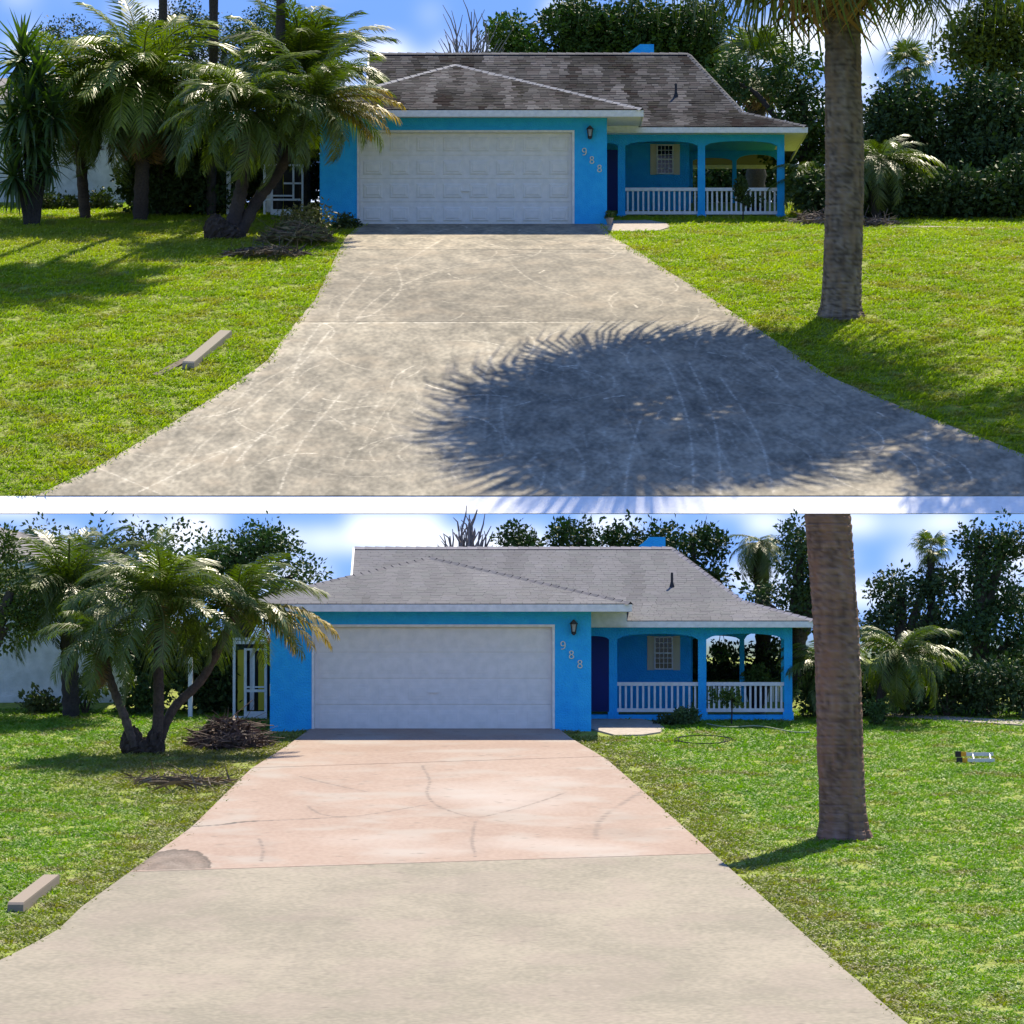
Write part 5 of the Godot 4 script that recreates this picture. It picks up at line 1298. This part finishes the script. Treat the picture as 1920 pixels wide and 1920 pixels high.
	mb.tube([V(0, -0.13, 0), V(0, -0.06, 0), V(0, 0.0, 0)], [0.05, 0.11, 0.13], 12, Color.WHITE)
	for i in 3: mb.tube([V(cos(i * 2.1) * 0.12, 0, sin(i * 2.1) * 0.12), V(0, 0.44, 0)], [0.006, 0.006], 4, Color.WHITE)
	inst(mb, "basket", M.dark, t)
	leaves(t, [[V(0, 0.0, 0), V(0.17, 0.16, 0.17)]], 70, "tiny", Color(0.03, 0.06, 0.015), Color(0.10, 0.15, 0.03), 164, "plant")
	# hoses and ladder
	mb = MB.new()
	var hp := []
	var hr := []
	for i in 61:
		var a := TAU * i / 30.0
		hp.append(gl(3.42, 2.15) + V(cos(a) * (0.42 + i * 0.002), 0, 0) + V(0, 0.05 + 0.005 * (i % 3), 0))
		var zz := zl_of(hp[i].x, sin(a) * 0.8, 2.3)
		hp[i] = gl(hp[i].x, zz, 0.06)
		hr.append(0.008)
	mb.tube(hp, hr, 5, Color(0.02, 0.03, 0.025))
	tag(inst(mb, "garden_hose", M.wood), "dark coiled garden hose lying on the lower lawn", "hose")
	mb = MB.new(); hp = []; hr = []
	for i in 24:
		var s := i / 23.0
		hp.append(gl(lerpf(3.6, 5.4, s), -1.0 + 1.6 * s + 0.35 * sin(s * 9.0), 0.05)); hr.append(0.013)
	mb.tube(hp, hr, 5, Color(0.30, 0.34, 0.22))
	tag(inst(mb, "garden_hose", M.wood), "thin pale hose trailing over the grass before the lower porch corner", "hose")
	b0 = gl(7.69, 6.18)
	t = thing("ladder", "short aluminium step ladder lying in the grass at the right edge of the lower lawn", "ladder", b0)
	for s in 2:
		bx("side_rail", M.metal, t, [[V(0.06, 0.03 + s * 0.10, -0.10 - s * 0.30), V(0.64, 0.09 + s * 0.10, -0.06 - s * 0.30)]])
		bx("yellow_cap", flat(Color(0.85, 0.62, 0.05), 0.5), t, [[V(0.08, 0.02 + s * 0.10, -0.11 - s * 0.30), V(0.17, 0.10 + s * 0.10, -0.05 - s * 0.30)]])
		bx("foot", M.black, t, [[V(-0.02, 0.01 + s * 0.10, -0.12 - s * 0.30), V(0.08, 0.11 + s * 0.10, -0.04 - s * 0.30)]])
	for i in 2:
		var rm := MB.new()
		rm.tube([V(0.28 + i * 0.29, 0.06, -0.08), V(0.28 + i * 0.29, 0.16, -0.38)], [0.018, 0.018], 8, Color.WHITE)
		inst(rm, "rung", M.metal, t)

	# right side growth
	var dk := Color(0.040, 0.070, 0.026); var md := Color(0.062, 0.100, 0.034)
	b0 = gl(6.82, -1.60)
	t = thing("palm_tree", "small date palm with one yellow-green frond, right of the lower trunk", "palm tree", b0)
	stem(t, [V(0, -0.2, 0), lo(Vector3(6.88, 0.66, -1.60)) - b0, lo(Vector3(7.18, 1.25, -1.60)) - b0], 0.09, 0.08, Color(0.05, 0.04, 0.035))
	crown(t, lo(Vector3(7.21, 1.33, -1.60)) - b0, [["green", 16, -5, 60, 0.66], ["green", 10, -45, -5, 0.68]], 136)
	for q in [[92, 14, 0.72], [84, 6, 0.66], [98, 2, 0.62]]: one(t, lo(Vector3(7.24, 1.36, -1.50)) - b0, "lime", q[0], q[1], q[2])
	shrub("shrub", "small bright leafy plant at the foot of the lower date palm", gl(6.74, -1.20), V(0.16, 0.24, 0.15), 60, "tiny", Color(0.02, 0.05, 0.018), Color(0.09, 0.15, 0.03), 165)
	b0 = gl(5.85, -2.60)
	t = thing("palm_tree", "low palm with pale arching fronds between the lower porch and trunk", "palm tree", b0)
	stem(t, [V(0, -0.2, 0), V(0, 0.4, 0), lo(Vector3(5.85, 0.93, -2.60)) - b0], 0.10, 0.08, Color(0.05, 0.04, 0.035))
	crown(t, lo(Vector3(5.85, 1.03, -2.60)) - b0, [["green", 18, -5, 55, 0.62], ["green", 12, -50, -5, 0.62]], 137)
	b0 = gl(5.06, -11.00)
	t = thing("palm_tree", "queen palm with shaggy drooping crown behind the lower roof end", "palm tree", b0)
	stem(t, [V(0, -0.2, 0), lo(Vector3(5.06, 1.20, -11.00)) - b0, lo(Vector3(5.01, 2.60, -11.00)) - b0], 0.17, 0.14, Color(0.05, 0.045, 0.04))
	crown(t, lo(Vector3(5.01, 2.73, -11.00)) - b0, [["green", 16, -20, 30, 0.50], ["green", 14, -65, -10, 0.52], ["green", 8, -85, -50, 0.5]], 138)
	b0 = gl(8.09, -6.00)
	t = thing("palm_tree", "thin palm with a small tuft against the sky, lower right", "palm tree", b0)
	stem(t, [V(0, -0.2, 0), lo(Vector3(8.10, 1.72, -6.00)) - b0, lo(Vector3(8.09, 2.94, -6.00)) - b0], 0.09, 0.07, Color(0.05, 0.045, 0.04))
	crown(t, lo(Vector3(8.09, 2.98, -6.00)) - b0, [["fan", 18, -60, 75, 0.24]], 139)
	tree("tree", "dark leafy tree right of the lower trunk, with frayed top", gl(7.52, -6.00), [blob(lo(Vector3(7.52, 2.08, -6.00)), 0.63, 0.54), blob(lo(Vector3(8.04, 1.62, -6.00)), 0.59, 0.73), blob(lo(Vector3(7.11, 1.41, -6.00)), 0.49, 0.59), blob(lo(Vector3(8.19, 2.34, -6.00)), 0.44, 0.39)], 6.0, "small", dk, md, 171)
	tree("tree", "tall dark tree with green sunlit top at the right edge of the lower plot", gl(9.07, -6.00), [blob(lo(Vector3(9.05, 3.06, -6.00)), 0.44, 0.37), blob(lo(Vector3(9.17, 2.24, -6.00)), 0.73, 0.73), blob(lo(Vector3(8.83, 1.24, -5.60)), 0.73, 0.78), blob(lo(Vector3(9.69, 3.16, -6.00)), 0.54, 0.39), blob(lo(Vector3(9.79, 1.21, -6.00)), 0.63, 1.07)], 6.0, "small", dk, Color(0.05, 0.10, 0.025), 172)
	tree("tree", "bushy green tree between the lower roof end and the trunk", gl(5.71, -9.00), [blob(lo(Vector3(5.60, 1.90, -9.00)), 0.54, 0.29), blob(lo(Vector3(4.86, 1.74, -9.00)), 0.39, 0.20), blob(lo(Vector3(6.13, 1.80, -9.00)), 0.39, 0.49), blob(lo(Vector3(5.60, 2.43, -9.00)), 0.34, 0.44), blob(lo(Vector3(5.71, 2.96, -9.00)), 0.35, 0.39), blob(lo(Vector3(6.19, 2.54, -9.00)), 0.35, 0.59), blob(lo(Vector3(5.71, 1.37, -9.00)), 0.68, 0.39)], 5.0, "small", Color(0.04, 0.075, 0.022), Color(0.07, 0.115, 0.03), 173)
	tree("tree", "dark leafy tree seen through the lower porch arches", gl(4.73, -11.00), [blob(lo(Vector3(4.62, 0.13, -11.00)), 0.68, 0.54), blob(lo(Vector3(5.38, 0.13, -11.00)), 0.59, 0.59), blob(lo(Vector3(4.09, 0.02, -11.00)), 0.49, 0.49)], 6.0, "small", dk, md, 174)
	var n := 0
	for q in [[gl(5.81, -2.90), 0.45, 0.46, "dark shrub between the lower porch corner and the trunk"], [gl(6.67, -2.90), 0.42, 0.44, "dark shrub directly right of the lower trunk"], [gl(7.42, -3.00), 0.50, 0.70, "dark shrub by the start of the lower grey path"], [gl(8.18, -3.00), 0.50, 0.52, "dark shrub along the middle of the lower grey path"], [gl(8.93, -3.00), 0.50, 0.52, "dark shrub toward the right end of the lower grey path"], [gl(9.67, -2.90), 0.5, 0.6, "dark shrub past the right end of the lower hedge"]]:
		n += 1
		shrub("shrub", q[3], q[0], V(q[1], q[2], 0.5), 10, "small", Color(0.038, 0.065, 0.024), Color(0.060, 0.098, 0.032), 700 + n, "hedge shrubs right of the houses")
	for q in [[gl(0.16, -11.00), lo(Vector3(0.16, 2.80, -11.00)), lo(Vector3(0.32, 2.39, -11.00)), 0.42, 0.28, 0.75, "small round green tree behind the middle of the lower roof"], [gl(1.34, -11.00), lo(Vector3(1.34, 2.80, -11.00)), lo(Vector3(1.45, 2.28, -11.00)), 0.72, 0.34, 0.7, "dark green tree behind the lower ridge, left of the chimney"], [gl(2.54, -11.40), lo(Vector3(2.59, 2.79, -11.40)), lo(Vector3(2.64, 2.25, -11.40)), 0.75, 0.34, 0.66, "dark green tree directly behind the lower chimney"], [gl(3.66, -11.00), lo(Vector3(3.66, 2.73, -11.00)), lo(Vector3(3.85, 2.01, -11.00)), 0.62, 0.38, 0.66, "dark tree behind the right end of the lower ridge"]]:
		n += 1
		var cl: Color = Color(0.07, 0.135, 0.025) * q[5]
		tree("tree", q[6], q[0], [blob(q[1], q[3], q[4]), blob(q[2], q[3] * 0.95, q[4])], 6.5, "small", cl * 0.6, cl, 750 + n, 0.12, "trees behind the roofs")
	bare_tree("leafless grey tree behind the middle of the lower roof", gl(-0.91, -11.00), 3.25, 0.56, 26, 191)

	var f := noise(311, 0.35, 4); var f2 := noise(312, 2.2, 3)
	var ok := func(x, z):
		if x > edge_x(LL, z) + 0.07 and x < edge_x(LR, z) - 0.07 and z > -0.2: return false
		if z < 0.03 and x > HX_L - 3.05 and x < HX_L + 2.95: return false
		if z < -2.25 and x > HX_L + 2.5 and x < HX_L + 6.6: return false
		if z > -2.2 and z < 1.2 and x > 1.2 and x < 2.75: return false
		return true
	var tone := func(x, z, q):
		var n2: float = f.get_noise_2d(x, z) + 0.7 * f2.get_noise_2d(x, z) + (q - 0.5) * 0.9
		var c := Color(0.13, 0.27, 0.012).lerp(Color(0.22, 0.35, 0.016), clampf(0.5 + n2, 0, 1))
		var dry := clampf(f.get_noise_2d(x * 2.0 + 70, z * 2.0) * 2.2 - 0.3, 0, 1)
		var e: float = minf(absf(x - edge_x(LL, z)), absf(x - edge_x(LR, z)))
		dry = clampf(dry + 0.8 * (1.0 - smoothstep(0.2, 1.6, e + 0.8 * f2.get_noise_2d(x + 30, z))), 0, 1)
		var lit := Vector2((x + 4.9) / 2.2, (z - 7.0) / 5.0).length() + 0.6 * f2.get_noise_2d(x * 0.7, z * 0.5)   # leaf litter and bare soil under the palm
		dry = maxf(dry, clampf(1.7 - lit, 0, 1.0))
		return c.lerp(Color(0.24, 0.18, 0.07), dry * 0.8)
	grass("grass", "short lawn grass with dry patches around the washed driveway", 85000, Rect2(-12, -4.5, 24, 44), ok, gl, tone, tuft(2, 9, 0.065), 12)

func zl_of(_x: float, off: float, z: float) -> float: return z + off
